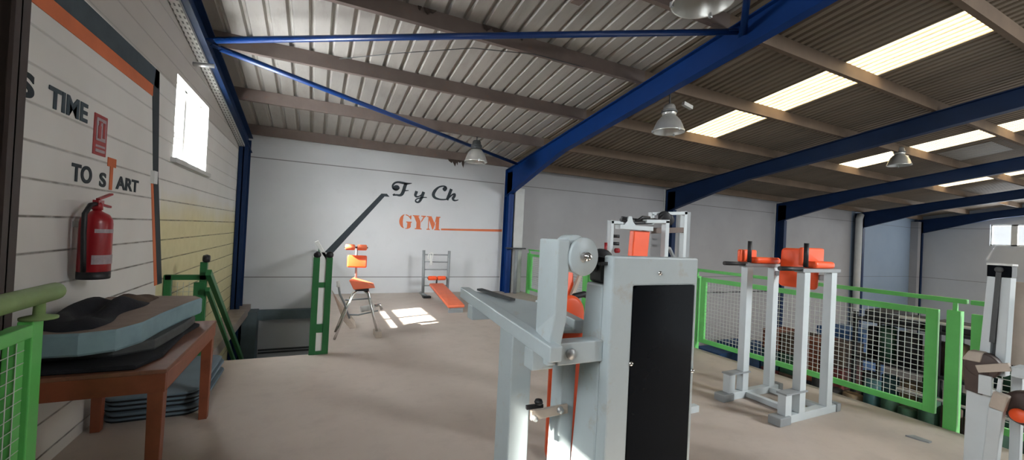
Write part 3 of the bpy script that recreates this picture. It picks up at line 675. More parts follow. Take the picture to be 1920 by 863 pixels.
f1 = fence(1.50, 4.36, 'bright green mesh fence section behind the dip station', [1.575, 4.33]); fence_panel(f1, 1.68, 4.25)
f2 = fence(-1.3, 1.48, 'bright green mesh fence section behind the machine at the right edge', [-1.25]); fence_panel(f2, -1.15, 1.47)
f3 = fence(4.38, 7.08, 'green mesh fence section hidden mostly behind the large white machine', [7.05]); fence_panel(f3, 4.42, 6.97)
f4 = fence(7.10, 9.72, 'green mesh fence section ending at the rear wall by the blue column', [9.68]); fence_panel(f4, 7.12, 9.6)
ep = thing('end_post', (4.82, 9.62, 0), 'round grey steel post with black top bar, before the bright blue column', 'post')
put('pole', MB().tube([(4.80, 9.62, 0), (4.80, 9.62, 1.17)], 0.045, 16), M['grey'], ep)
put('cap_bar', MB().box(4.48, 5.05, 9.58, 9.66, 1.17, 1.20), M['black'], ep)

# near left railing
nr = thing('near_railing', (-1.05, 2.2, 0), 'green mesh railing with thick worn handrail at the left edge before the table', 'railing')
Xr = -1.06
put('handrail', MB().tube([(Xr, 0.2, 1.185), (Xr, 2.60, 1.185), (Xr, 2.62, 1.185)], [0.04, 0.04, 0.03], 16), M['rail_worn'], nr)
put('post', MB().box(Xr - 0.045, Xr + 0.005, 2.44, 2.52, 0, 1.08), M['green'], nr, 0.005)
put('post', MB().box(Xr - 0.045, Xr + 0.0, 2.355, 2.405, 0, 1.07), M['green'], nr, 0.005)
put('post_cap', MB().lathe([(0, 0), (0.06, 0), (0.06, 0.01), (0.02, 0.02), (0.018, 0.08), (0, 0.08)], (Xr, 2.49, 1.08), n=16), M['rail_worn'], nr)
put('top_bar', MB().box(Xr - 0.025, Xr + 0.025, 0.3, 2.40, 1.02, 1.075), M['green'], nr, 0.005)
put('bottom_bar', MB().box(Xr - 0.025, Xr + 0.025, 0.3, 2.40, 0.09, 0.14), M['green'], nr, 0.005)
put('mesh_panel', mesh_grid(MB(), (Xr, 0.3, 0.14), (0, 2.1, 0), (0, 0, 0.88), 42, 17), M['wire'], nr)

# ------------------------------------------------------------------ extinguisher
ex = thing('fire_extinguisher', (-1.29, 3.62, 1.13), 'red fire extinguisher hanging on the left wall above the table', 'fire extinguisher')
cx, cy, cz = -1.30, 3.63, 1.125; r = 0.082
body = put('cylinder', MB().lathe([(0, 0.01), (r * 0.9, 0.01), (r, 0.03), (r, 0.36), (r * 0.95, 0.39), (r * 0.75, 0.42), (r * 0.35, 0.44), (0.022, 0.445), (0.022, 0.46), (0, 0.46)], (cx, cy, cz), n=36), M['red'], ex)
put('base_ring', MB().lathe([(0, -0.005), (r * 0.97, -0.005), (r * 1.01, 0.0), (r * 1.01, 0.045), (r * 0.99, 0.045)], (cx, cy, cz), n=36), M['black'], ex)
def band(z0, z1, a0, a1, m, name, rr):
    g = MB(); n = 10; vs = []
    for k in range(n + 1):
        a = math.radians(a0 + (a1 - a0) * k / n)
        for z_, q in ((z0, rr), (z1, rr), (z1, rr - 0.002), (z0, rr - 0.002)): vs.append((cx + q * math.cos(a), cy + q * math.sin(a), cz + z_))
    fs = [(4 * k + j, 4 * k + (j + 1) % 4, 4 * k + 4 + (j + 1) % 4, 4 * k + 4 + j) for k in range(n) for j in range(4)] + [(0, 1, 2, 3), (4 * n, 4 * n + 1, 4 * n + 2, 4 * n + 3)]
    put(name, g.add(vs, fs), m, body)
band(0.095, 0.155, -80, 15, M['label_grey'], 'label', r + 0.003)
band(0.30, 0.325, -75, 5, M['label_grey'], 'label', r + 0.003)
put('valve', MB().lathe([(0, 0), (0.028, 0), (0.028, 0.035), (0.018, 0.05), (0, 0.05)], (cx, cy, cz + 0.45), n=16).box(cx - 0.015, cx + 0.015, cy - 0.03, cy + 0.05, cz + 0.475, cz + 0.515), M['red'], ex)
put('lever', MB().bar((cx, cy, cz + 0.52), (cx + 0.02, cy + 0.135, cz + 0.565), 0.022, 0.012).bar((cx, cy + 0.02, cz + 0.49), (cx + 0.02, cy + 0.12, cz + 0.475), 0.022, 0.014), M['red'], ex)
put('hose', MB().tube([(cx, cy - 0.02, cz + 0.49), (cx - 0.005, cy - 0.08, cz + 0.48), (cx - 0.01, cy - 0.135, cz + 0.42), (cx - 0.01, cy - 0.135, cz + 0.30), (cx - 0.01, cy - 0.12, cz + 0.15), (cx - 0.01, cy - 0.11, cz + 0.05)], 0.014, 10), M['black'], ex)
put('bracket', MB().box(XL, cx - 0.075, cy - 0.02, cy + 0.02, cz + 0.33, cz + 0.37), M['steel'], ex)

# ------------------------------------------------------------------ table and its load
tx0, tx1, ty0, ty1, th = -1.37, -0.665, 2.72, 3.94, 0.75
tb = thing('table', (-1.02, 3.33, 0), 'red-brown wooden table loaded with foam mats, against the left wall', 'table')
put('tabletop', MB().box(tx0, tx1, ty0, ty1, th - 0.022, th), M['table_top'], tb, 0.004)
g = MB(); g.box(tx0 + 0.02, tx1 - 0.004, ty0 + 0.004, ty0 + 0.03, th - 0.12, th - 0.022).box(tx0 + 0.02, tx1 - 0.004, ty1 - 0.03, ty1 - 0.004, th - 0.12, th - 0.022)
g.box(tx0 + 0.004, tx0 + 0.03, ty0 + 0.03, ty1 - 0.03, th - 0.12, th - 0.022).box(tx1 - 0.03, tx1 - 0.004, ty0 + 0.03, ty1 - 0.03, th - 0.12, th - 0.022)
put('apron', g, M['table'], tb, 0.002)
for lx in (tx0 + 0.006, tx1 - 0.078):
    for ly in (ty0 + 0.006, ty1 - 0.078):
        put('leg', MB().hexa([(lx + 0.006, ly + 0.006, 0), (lx + 0.060, ly + 0.006, 0), (lx + 0.060, ly + 0.060, 0), (lx + 0.006, ly + 0.060, 0), (lx, ly, th - 0.022), (lx + 0.07, ly, th - 0.022), (lx + 0.07, ly + 0.07, th - 0.022), (lx, ly + 0.07, th - 0.022)]), M['table'], tb, 0.003)

def slabmat(name, outline, z0, z1, mside, mtop, lab, cat, tilt=0.0, group=None, y_ref=3.3, inset=0.012):
    """foam mat with its own outline (x, y); rounded lower and upper rims, taller in the middle"""
    zt = lambda y: tilt * (y - y_ref)
    cxm = sum(p[0] for p in outline) / len(outline); cym = sum(p[1] for p in outline) / len(outline)
    def ring(ins, z): 
        out = []
        for x, y in outline:
            d = Vector((x - cxm, y - cym)); d.normalize(); out.append((x - d.x * ins, y - d.y * ins, z + zt(y)))
        return out
    g = MB(); lv = [ring(inset, z0), ring(0, z0 + inset), ring(0, z1 - inset), ring(inset, z1)]; n = len(outline)
    for a in range(3): g.add(lv[a] + lv[a + 1], [(k, (k + 1) % n, n + (k + 1) % n, n + k) for k in range(n)])
    g.add(lv[0], [tuple(range(n))])
    o = put(name, g, mside, None, 0, (cxm, cym, z0)); tag(o, lab, cat, group)
    put('top_face', MB().add(ring(inset, z1), [tuple(range(n))]), mtop, o)
    return o
single('cloth', MB().prism([(-1.33, 2.76, 0.752), (-0.80, 2.74, 0.752), (-0.74, 2.95, 0.752), (-0.76, 3.45, 0.752), (-0.73, 3.72, 0.752), (-0.85, 3.85, 0.752), (-1.3, 3.88, 0.752)], (0, 0, 0.025)), M['cloth'], (-1.0, 3.3, 0.752),
       'black cloth spread on the table under the foam mats', 'cloth', bev=0.008)
slabmat('foam_mat', [(-1.30, 2.90), (-0.95, 2.92), (-0.80, 3.02), (-0.755, 3.45), (-0.76, 3.72), (-0.86, 3.80), (-1.30, 3.82)], 0.778, 0.838, M['mat_dark'], M['mat_dark'], 'dark grey foam mat on the table, lower of the two mats', 'mat')
slabmat('foam_mat', [(-1.30, 2.74), (-1.02, 2.73), (-0.90, 2.79), (-0.84, 2.95), (-0.82, 3.2), (-0.78, 3.55), (-0.74, 3.80), (-0.80, 3.90), (-1.00, 3.93), (-1.32, 3.92)], 0.840, 0.955, M['mat_side'], M['mat_top'],
        'thick foam mat with blue-grey sides and taupe top, uppermost on the table', 'mat', 0.0)
# crumpled garment on top
gc = MB(); nU, nV = 16, 10; vs = []
random.seed(3)
for i in range(nU + 1):
    for j in range(nV + 1):
        u, v = i / nU, j / nV; a = math.sin(math.pi * u) ** 0.5 * math.sin(math.pi * v) ** 0.5
        h = 0.085 * a * (0.6 + 0.5 * math.sin(7 * u + 2) + 0.35 * math.sin(13 * u * v + 1) + 0.3 * math.sin(9 * v))
        vs.append((-1.28 + 0.28 * v + 0.02 * math.sin(9 * u), 2.80 + 0.78 * u + 0.03 * math.sin(7 * v), 0.957 + max(0.0, h)))
fs = [(i * (nV + 1) + j, i * (nV + 1) + j + 1, (i + 1) * (nV + 1) + j + 1, (i + 1) * (nV + 1) + j) for i in range(nU) for j in range(nV)]
gc.add(vs, fs, True); single('garment', gc, M['cloth'], (-1.15, 3.2, 0.957), 'crumpled black garment lying on the top foam mat near the wall', 'garment')
gc = MB(); vs = []
for i in range(9):
    for j in range(9):
        u, v = i / 8, j / 8; a = math.sin(math.pi * u) ** 0.6 * math.sin(math.pi * v) ** 0.6
        vs.append((-1.20 + 0.2 * v, 3.56 + 0.26 * u, 0.957 + 0.075 * a * (0.8 + 0.3 * math.sin(5 * u + 3 * v))))
gc.add(vs, [(i * 9 + j, i * 9 + j + 1, (i + 1) * 9 + j + 1, (i + 1) * 9 + j) for i in range(8) for j in range(8)], True)
single('cap', gc, M['cloth_tan'], (-1.1, 3.7, 0.957), 'small dark brown crumpled cap on the top foam mat beside the black garment', 'cap')
# stack of mats on the floor under the table
wd = ['topmost', 'second from the top', 'third from the top', 'fourth from the top', 'lowest']
for k in range(5):
    z0 = 0.002 + (4 - k) * 0.040; dx = (0, 0.015, -0.01, 0.02, 0.0)[k]; dy = (0, 0.02, 0.035, 0.01, 0.03)[k]
    o = thing('exercise_mat', (-1.02, 4.45, z0), 'slate blue exercise mat in the floor stack behind the table legs, %s' % wd[k], 'mat', 'exercise mats stacked on the floor')
    put('cushion', MB().pad((-1.06 + dx, 4.46 + dy, z0 + 0.026), (1, 0, 0), (0, 1, 0), (0, 0, 1), 0.60, 1.02, 0.022, 0.11), M['mat_floor'], o)
    put('underside', MB().pad((-1.06 + dx, 4.46 + dy, z0 + 0.0075), (1, 0, 0), (0, 1, 0), (0, 0, 1), 0.58, 1.00, 0.015, 0.10), M['mat_edge'], o)

# ------------------------------------------------------------------ roman chair / curl seat by the stair guard
ac = thing('hyperextension_chair', (0.62, 6.3, 0), 'chrome gym chair with orange seat, pad and rollers, beside the green double post', 'gym chair')
put('seat', MB().hexa([(0.53, 6.10, 0.66), (0.83, 6.14, 0.68), (0.83, 6.45, 0.69), (0.60, 6.45, 0.69), (0.46, 6.10, 0.80), (0.70, 6.12, 0.765), (0.84, 6.45, 0.71), (0.56, 6.50, 0.80)]), M['salmon'], ac, 0.012)
put('back_pad', MB().pad((0.585, 6.42, 1.035), (1, 0, -0.02), (0, 0.1, 1), (0, -1, 0.1), 0.27, 0.18, 0.07, 0.02), M['orange'], ac)
for xx in (0.475, 0.640): put('roller', MB().lathe([(0, 0), (0.03, 0), (0.042, 0.012), (0.042, 0.120), (0.03, 0.132), (0, 0.132)], (xx - 0.066, 6.36, 1.245), (1, 0, 0), 20), M['salmon'], ac)
put('spine_post', MB().tube([(0.585, 6.46, 0.76), (0.575, 6.46, 1.245)], 0.016).tube([(0.575, 6.46, 1.245), (0.575, 6.37, 1.245)], 0.012), M['grey'], ac)
put('roller_axle', MB().tube([(0.395, 6.36, 1.245), (0.72, 6.36, 1.245)], 0.010), M['black'], ac)
put('seat_bracket', MB().box(0.56, 0.74, 6.15, 6.4, 0.635, 0.665), M['black'], ac)
put('leg', MB().tube([(0.31, 6.02, 0.0), (0.44, 6.08, 0.36), (0.53, 6.14, 0.60), (0.60, 6.2, 0.64), (0.68, 6.25, 0.645)], 0.016), M['chrome'], ac)
put('leg', MB().tube([(0.34, 6.46, 0.0), (0.45, 6.36, 0.36), (0.54, 6.3, 0.59), (0.60, 6.27, 0.63), (0.68, 6.27, 0.645)], 0.016), M['chrome'], ac)
put('leg', MB().tube([(0.87, 6.02, 0.05), (0.78, 6.12, 0.42), (0.73, 6.17, 0.60), (0.68, 6.2, 0.64)], 0.016), M['chrome'], ac)
put('leg', MB().tube([(0.88, 6.16, 0.05), (0.80, 6.22, 0.40), (0.75, 6.25, 0.60), (0.70, 6.25, 0.64)], 0.016), M['chrome'], ac)
put('foot_block', MB().box(0.835, 0.925, 5.97, 6.20, 0.0, 0.085), M['beige'], ac, 0.006)
put('cross_bar', MB().tube([(0.44, 6.25, 0.50), (0.78, 6.2, 0.52)], 0.012).tube([(0.47, 6.2, 0.30), (0.62, 6.2, 0.29), (0.90, 6.3, 0.32)], 0.012), M['grey'], ac)
put('handle_bar', MB().tube([(0.325, 6.0, 0.76), (0.35, 6.02, 0.62), (0.42, 6.06, 0.48), (0.50, 6.15, 0.26)], 0.014), M['grey'], ac)
put('hand_grip', MB().tube([(0.322, 6.0, 0.80), (0.328, 6.0, 0.72)], 0.024), M['plastic_w'], ac)
put('ankle_pad', MB().tube([(0.66, 6.3, 0.35), (0.84, 6.33, 0.37)], 0.045), M['plastic_w'], ac)
put('ankle_hook', MB().tube([(0.82, 6.33, 0.38), (0.93, 6.34, 0.40), (0.96, 6.34, 0.33)], 0.022), M['chrome'], ac)
single('curved_board', MB().prism([(0.28, 6.85, 0.54), (0.32, 6.75, 0.46), (0.44, 6.62, 0.14), (0.55, 6.6, 0.0), (0.64, 6.62, 0.0), (0.62, 6.66, 0.10), (0.50, 6.74, 0.18)], (0.0, 0.05, 0.02)), M['beige'], (0.45, 6.7, 0),
       'worn taupe curved board leaning behind the chrome gym chair', 'board', bev=0.006)

# ------------------------------------------------------------------ wall ladder and decline bench
wb = thing('ladder_rack', (2.66, 9.5, 0), 'grey steel ladder rack with five rungs standing at the lettered wall', 'ladder rack')
for xx, x2 in ((2.33, 2.36), (2.95, 2.98)): put('upright', MB().tube([(xx + (0.03 if xx < 2.5 else 0), 9.55, 0.0), (xx, 9.55, 1.07)], 0.035), M['grey'], wb)
for zz in (0.97, 0.80, 0.62, 0.44, 0.24): put('rung', MB().tube([(2.36, 9.55, zz), (2.96, 9.55, zz)], 0.014), M['grey'], wb)
put('base_tube', MB().tube([(2.36, 9.25, 0.04), (2.36, 9.75, 0.04)], 0.035).tube([(2.97, 9.3, 0.04), (2.97, 9.75, 0.04)], 0.035), M['grey'], wb)
put('foot', MB().box(2.28, 2.46, 9.16, 9.30, 0, 0.05), M['black'], wb, 0.01)
single('hanging_chain', MB().tube([(2.44, 9.5, 0.98), (2.42, 9.49, 0.90), (2.47, 9.49, 0.84), (2.52, 9.49, 0.88), (2.54, 9.5, 0.99), (2.50, 9.49, 1.02), (2.44, 9.49, 0.99)], 0.014, 8).tube([(2.48, 9.48, 0.98), (2.49, 9.48, 0.80), (2.47, 9.48, 0.72), (2.52, 9.48, 0.74), (2.51, 9.48, 0.86)], 0.016, 8), M['plastic_w'], (2.48, 9.5, 0.9),
       'white looped strap hung over the top rungs of the ladder rack', 'strap')
bb = thing('decline_bench', (2.55, 8.2, 0), 'long faded orange bench sloping down from the ladder rack towards the room', 'bench')
p0 = Vector((2.60, 9.30, 0.30)); p1 = Vector((2.50, 7.45, 0.12)); d = (p1 - p0)
put('cushion', MB().pad((p0 + p1) / 2, d, (1, 0.05, 0), d.cross(Vector((1, 0, 0))) * -1, d.length, 0.34, 0.06, 0.03), M['salmon'], bb)
put('frame', MB().bar(p0 + Vector((0, 0, -0.055)), p1 + Vector((0, 0, -0.055)), 0.26, 0.03).box(2.36, 2.64, 7.47, 7.53, 0.0, 0.10), M['grey'], bb)
for xx in (2.52, 2.74): put('foot_roller', MB().lathe([(0, 0), (0.035, 0), (0.05, 0.015), (0.05, 0.185), (0.035, 0.20), (0, 0.20)], (xx - 0.10, 9.38, 0.435), (1, 0, 0), 20), M['orange'], bb)
put('roller_stem', MB().tube([(2.63, 9.38, 0.435), (2.62, 9.36, 0.27)], 0.02).tube([(2.40, 9.38, 0.435), (2.88, 9.38, 0.435)], 0.01), M['black'], bb)

# ------------------------------------------------------------------ dip station
ds = thing('dip_station', (4.1, 2.5, 0), 'white dip and leg-raise tower with orange pads, in front of the green fence', 'dip station')
for Y, yn in ((2.74, 1), (2.20, 0)):
    put('base_rail', MB().box(3.78, 4.60, Y - 0.035, Y + 0.035, 0.0, 0.07), M['white2'], ds, 0.004)
    put('rubber_foot', MB().box(3.68, 3.84, Y - 0.055, Y + 0.055, 0.0, 0.075), M['grey'], ds, 0.008)
    put('rubber_foot', MB().box(4.58, 4.65, Y - 0.045, Y + 0.045, 0.0, 0.08), M['grey'], ds, 0.008)
    put('post', MB().box(3.985, 4.075, Y - 0.035, Y + 0.035, 0.07, 1.335), M['white2'], ds, 0.004)
    put('post', MB().box(4.42, 4.51, Y - 0.035, Y + 0.035, 0.07, 1.335), M['white2'], ds, 0.004)
    stp = put('step', MB().box(3.78, 3.87, Y - 0.035, Y + 0.035, 0.07, 0.255), M['white2'], ds, 0.003)
    put('step_plate', MB().box(3.77, 4.09, Y - 0.045, Y + 0.045, 0.255, 0.27), M['grey'], stp)
    put('arm_plate', MB().box(3.95, 4.56, Y - 0.04, Y + 0.04, 1.335, 1.37), M['grey'], ds, 0.004)
    put('hand_grip', MB().tube([(3.70, Y + 0.02, 1.365), (3.98, Y - 0.02, 1.365)], 0.020, 14), M['black'], ds)
    put('hand_grip', MB().tube([(4.055, Y, 1.38), (4.055, Y, 1.60)], 0.020, 14), M['black'], ds)
    put('arm_pad', MB().pad(((4.30 if yn else 4.27), Y, 1.405), (1, 0, 0), (0, 1, 0), (0, 0, 1), (0.40 if yn else 0.32), 0.12, 0.065, 0.03), M['orange'], ds)
put('cross_bar', MB().box(4.04, 4.10, 2.235, 2.705, 0.01, 0.06), M['white2'], ds, 0.003)
put('cross_bar', MB().box(4.42, 4.48, 2.235, 2.705, 0.01, 0.06), M['white2'], ds, 0.003)
put('cross_bar', MB().box(4.44, 4.49, 2.235, 2.705, 1.25, 1.30), M['grey'], ds, 0.003)
put('back_pad', MB().pad((4.44, 2.47, 1.35), (0, 1, 0), (0.08, 0, 1), (-1, 0, 0.08), 0.36, 0.40, 0.06, 0.04), M['orange'], ds)
put('elbow_stop', MB().pad((4.12, 2.81, 1.445), (1, 0, 0), (0, 0, 1), (0, -1, 0), 0.27, 0.13, 0.04, 0.02), M['orange'], ds)
put('elbow_stop', MB().pad((4.27, 2.27, 1.475), (1, 0, 0), (0, 0, 1), (0, -1, 0), 0.36, 0.17, 0.04, 0.02), M['orange'], ds)
single('floor_scrap', MB().prism([(4.60, 1.66, 0.0), (4.68, 1.63, 0.0), (4.68, 1.52, 0.0), (4.63, 1.52, 0.0), (4.61, 1.58, 0.0)], (0, 0, 0.01)), M['grey'], (4.64, 1.6, 0), 'small flat dark scrap lying on the floor right of the dip station', 'scrap')

# ------------------------------------------------------------------ big white machine in the middle
cm = thing('weight_machine', (1.1, 1.4, 0), 'large white weight machine with black front panel filling the centre foreground', 'weight machine')
tx0, tx1, tz = 1.0, 1.45, 1.488
g = MB()
g.prism([(a, 1.20, b) for a, b in ((tx0, 0), (1.105, 0), (1.105, 1.375), (1.43, 1.375), (1.43, 0), (tx1, 0), (tx1, tz), (tx0, tz))], (0, 0.055, 0))
tower = put('shroud', g, M['white'], cm, 0.008)
g = MB().hexa([(tx0, 1.255, 0), (tx1, 1.255, 0), (tx1, 1.46, 0), (tx0, 1.46, 0), (tx0, 1.255, 1.375), (tx1, 1.255, 1.375), (tx1, 1.36, 1.375), (tx0, 1.36, 1.375)])
put('side_casing', g, M['white'], cm, 0.010)
pts = [(1.43, 0), (1.43, 1.375)] + [(1.1349 + 0.03 * math.cos(a), 1.3451 + 0.03 * math.sin(a)) for a in [math.radians(90 + 15 * k) for k in range(7)]] + [(1.105, 0)]
put('front_panel', MB().prism([(a, 1.1985, b) for a, b in pts], (0, 0.03, 0)), M['blackgloss'], tower, label='glossy black front panel')
for (a, b) in ((1.235, 1.425), (1.107, 1.08), (1.44, 1.02)): put('screw', MB().lathe([(0, -0.006), (0.006, -0.005), (0.009, 0.001)], (a, 1.197, b), (0, 1, 0), 12), M['chrome'], tower)
put('weight_block', MB().box(1.01, 1.20, 1.27, 1.36, 1.376, 1.465), M['black'], cm, 0.012)
put('top_pulley', MB().lathe([(0, 0), (0.045, 0), (0.05, 0.006), (0.042, 0.015), (0.05, 0.024), (0.045, 0.03), (0, 0.03)], (1.03, 1.30, 1.46), (0.3, 1, 0), 20), M['black'], cm)
put('belt', MB().bar((0.90, 1.30, 1.50), (1.04, 1.29, 1.475), 0.03, 0.006).bar((0.97, 1.24, 1.455), (1.05, 1.24, 1.46), 0.02, 0.012), M['black'], cm)
# cam arm and disc
arm = MB(); y0, y1 = 1.20, 1.33
arm.hexa([(0.757, y0, 1.28), (0.808, y0, 1.26), (0.808, y1, 1.26), (0.757, y1, 1.28), (0.757, y0, 1.54), (0.808, y0, 1.54), (0.808, y1, 1.54), (0.757, y1, 1.54)])
arm.hexa([(0.735, y0, 1.178), (0.788, y0, 1.165), (0.788, y1, 1.165), (0.757, y1, 1.195), (0.757, y0, 1.28), (0.808, y0, 1.26), (0.808, y1, 1.26), (0.757, y1, 1.28)])
put('cam_arm', arm, M['white'], cm, 0.006)
dc = put('disc', MB().lathe([(0, 0), (0.066, 0), (0.069, 0.003), (0.069, 0.016), (0.066, 0.019), (0, 0.019)], (0.872, 1.20, 1.482), (-0.15, 1, 0), 40), M['white'], cm)
put('hub_bolt', MB().lathe([(0, -0.022), (0.008, -0.022), (0.011, -0.018), (0.011, -0.006), (0.016, -0.006), (0.016, 0.001)], (0.880, 1.20, 1.483), (0, 1, 0), 12), M['chrome'], dc)
put('disc', MB().lathe([(0, 0), (0.066, 0), (0.069, 0.003), (0.069, 0.05), (0.066, 0.055), (0, 0.055)], (0.855, 1.235, 1.490), (-0.15, 1, 0), 40), M['white'], cm)
put('disc_axle', MB().tube([(0.872, 1.2, 1.48), (0.80, 1.28, 1.48)], 0.02), M['steel'], cm)
# cross beam with the pivot bolt
xb = put('cross_beam', MB().box(0.80, 1.0, 1.235, 1.30, 1.088, 1.168), M['white'], cm, 0.004)
put('pivot_bolt', MB().lathe([(0, -0.012), (0.012, -0.012), (0.014, -0.008), (0.020, -0.008), (0.020, 0.001)], (0.855, 1.235, 1.128), (0, 1, 0), 20), M['steel'], xb)
put('pivot_plate', MB().box(0.765, 0.80, 1.245, 1.36, 1.088, 1.160), M['white'], cm, 0.004)
# long lever beams running back, their tabs and top plate
lv = MB()
lv.bar((0.745, 1.16, 1.155), (0.745, 2.10, 1.225), 0.05, 0.055)
put('lever_beam', lv, M['white'], cm, 0.005)
put('tab', MB().box(0.72, 0.81, 1.275, 1.34, 1.066, 1.140), M['white'], cm, 0.004)
put('tab', MB().box(0.72, 0.90, 1.90, 1.97, 1.115, 1.185), M['white'], cm, 0.004)
put('top_plate', MB().hexa([(0.77, 1.40, 1.165), (0.97, 1.40, 1.165), (1.02, 1.78, 1.20), (0.77, 2.05, 1.225), (0.77, 1.40, 1.180), (0.97, 1.40, 1.180), (1.02, 1.78, 1.216), (0.77, 2.05, 1.240)]), M['white'], cm, 0.003)
put('slot_bar', MB().bar((0.80, 2.02, 1.25), (0.88, 1.78, 1.232), 0.035, 0.010), M['ballast'], cm)
put('lever_beam', MB().bar((1.04, 1.45, 1.17), (1.04, 1.80, 1.20), 0.05, 0.055), M['white'], cm, 0.005)
put('leg_post', MB().box(0.75, 0.845, 1.50, 1.63, 0.0, 1.165), M['white'], cm, 0.006)
put('base_tube', MB().box(0.75, 0.845, 1.20, 2.2, 0.0, 0.08).box(0.75, 1.2, 1.50, 1.60, 0.0, 0.08), M['white'], cm, 0.006)
# inner upright, adjusting lever, seat and back pads
put('seat_post', MB().hexa([(0.955, 1.46, 0), (1.03, 1.46, 0), (1.03, 1.54, 0), (0.955, 1.54, 0), (0.935, 1.40, 1.10), (1.00, 1.40, 1.10), (1.00, 1.48, 1.10), (0.935, 1.48, 1.10)]), M['white'], cm, 0.005)
al = put('adjusting_lever', MB().bar((0.795, 1.40, 0.845), (0.965, 1.40, 0.850), 0.014, 0.038), M['beige'], cm, 0.003)
put('lever_bolt', MB().lathe([(0, -0.02), (0.010, -0.02), (0.012, 0)], (0.805, 1.395, 0.838), (0, 1, 0), 12), M['steel'], al)
put('lever_bolt', MB().lathe([(0, -0.016), (0.012, -0.014), (0.015, 0)], (0.925, 1.395, 0.852), (0, 1, 0), 12), M['steel'], al)
put('knob', MB().lathe([(0, 0), (0.014, 0.004), (0.018, 0.012), (0.014, 0.022), (0, 0.026)], (0.840, 1.42, 0.872), (0, 0, 1), 14).bar((0.79, 1.43, 0.865), (0.86, 1.42, 0.868), 0.014, 0.014), M['black'], al)
put('back_pad', MB().pad((1.12, 1.66, 0.86), (1, 0, 0), (0, 0, 1), (0, -1, 0), 0.17, 0.82, 0.06, 0.082, 8), M['orange'], cm)
put('pad_bracket', MB().bar((1.02, 1.60, 1.135), (1.21, 1.60, 1.125), 0.03, 0.055), M['white'], cm, 0.003)
put('grip', MB().tube([(1.27, 1.88, 1.18), (1.31, 1.88, 1.225), (1.37, 1.88, 1.235), (1.43, 1.88, 1.215)], 0.018), M['black'], cm)
put('grip_arm', MB().tube([(1.27, 1.88, 1.18), (1.24, 1.70, 1.10), (1.24, 1.50, 1.05)], 0.016), M['grey'], cm)

# ------------------------------------------------------------------ incline bench behind it
ib = thing('incline_bench', (1.75, 2.6, 0), 'orange incline bench with beige strut, half hidden behind the white weight machine', 'bench')
put('back_pad', MB().hexa([(1.60, 2.30, 0.62), (1.68, 2.30, 0.62), (1.68, 2.56, 0.62), (1.60, 2.56, 0.62), (1.60, 2.45, 1.33), (1.68, 2.45, 1.335), (1.68, 2.52, 1.335), (1.60, 2.52, 1.33)]), M['orange'], ib, 0.01)
put('strut', MB().bar((1.58, 2.38, 1.02), (1.74, 2.42, 1.325), 0.02, 0.028), M['beige'], ib)
put('seat', MB().pad((1.92, 2.45, 0.45), (1, 0, 0), (0, 1, 0), (0, 0, 1), 0.45, 0.30, 0.07, 0.03), M['orange'], ib)
put('frame', MB().box(1.62, 1.68, 2.40, 2.48, 0.0, 0.62).box(1.55, 2.1, 2.40, 2.48, 0.0, 0.06).box(1.90, 1.96, 2.40, 2.48, 0.0, 0.42), M['white2'], ib, 0.004)

# ------------------------------------------------------------------ cable frame machine behind
bm_ = thing('cable_machine', (2.6, 2.9, 0), 'white cable machine with orange back pad, rising behind the large central machine', 'weight machine')
Y1, Y2 = 2.62, 3.05
g = MB(); w = 0.045
g.box(2.145, 2.145 + 0.03, Y1, Y1 + 0.05, 0, 1.70).box(2.74, 2.785, Y1, Y1 + 0.05, 0, 1.735).box(2.145, 2.27, Y1, Y1 + 0.05, 1.675, 1.70)
g.bar((2.52, Y1 + 0.025, 1.715), (2.785, Y1 + 0.025, 1.728), 0.05, 0.03)
put('front_frame', g, M['white2'], bm_, 0.003)
g = MB(); g.box(2.755, 2.785, Y2 - 0.25, Y2 - 0.2, 1.70, 1.80).bar((2.755, Y2 - 0.225, 1.798), (3.205, Y2 - 0.225, 1.835), 0.05, 0.03).box(3.165, 3.205, Y2 - 0.25, Y2 - 0.2, 0, 1.85)
g2 = MB().box(3.206, 3.26, Y2 - 0.24, Y2 - 0.14, 0, 1.85)
put('rear_frame', g, M['white2'], bm_, 0.003); put('rear_post', g2, M['grey'], bm_, 0.003)
put('top_plate', MB().box(2.22, 2.58, Y1 - 0.02, Y1 + 0.04, 1.635, 1.672), M['white2'], bm_, 0.003)
put('red_rail', MB().bar((2.58, Y1 + 0.1, 1.635), (3.16, Y1 + 0.20, 1.67), 0.04, 0.05), M['purlin'], bm_, 0.003)
put('pivot_ear', MB().prism([(2.27, Y1 - 0.01, 1.672), (2.395, Y1 - 0.01, 1.672), (2.365, Y1 - 0.01, 1.70), (2.345, Y1 - 0.01, 1.745), (2.32, Y1 - 0.01, 1.745), (2.30, Y1 - 0.01, 1.70)], (0, 0.012, 0)), M['white2'], bm_)
put('back_pad', MB().hexa([(2.36, Y1, 1.00), (2.52, Y1, 1.00), (2.52, Y1 + 0.06, 1.0), (2.36, Y1 + 0.06, 1.0), (2.40, Y1 + 0.01, 1.63), (2.575, Y1 + 0.01, 1.63), (2.575, Y1 + 0.07, 1.63), (2.40, Y1 + 0.07, 1.63)]), M['orange'], bm_, 0.008)
put('weight_rail', MB().box(2.60, 2.65, Y1 + 0.08, Y1 + 0.13, 0, 1.66).box(2.65, 2.74, Y1 + 0.09, Y1 + 0.12, 1.56, 1.575).box(2.65, 2.74, Y1 + 0.09, Y1 + 0.12, 1.50, 1.52).box(2.65, 2.74, Y1 + 0.09, Y1 + 0.12, 1.0, 1.05), M['grey'], bm_)
for zz in (1.575, 1.515): put('weight_peg', MB().tube([(2.17, Y1 + 0.02, zz), (2.225, Y1 - 0.01, zz)], 0.013, 12), M['black'], bm_)
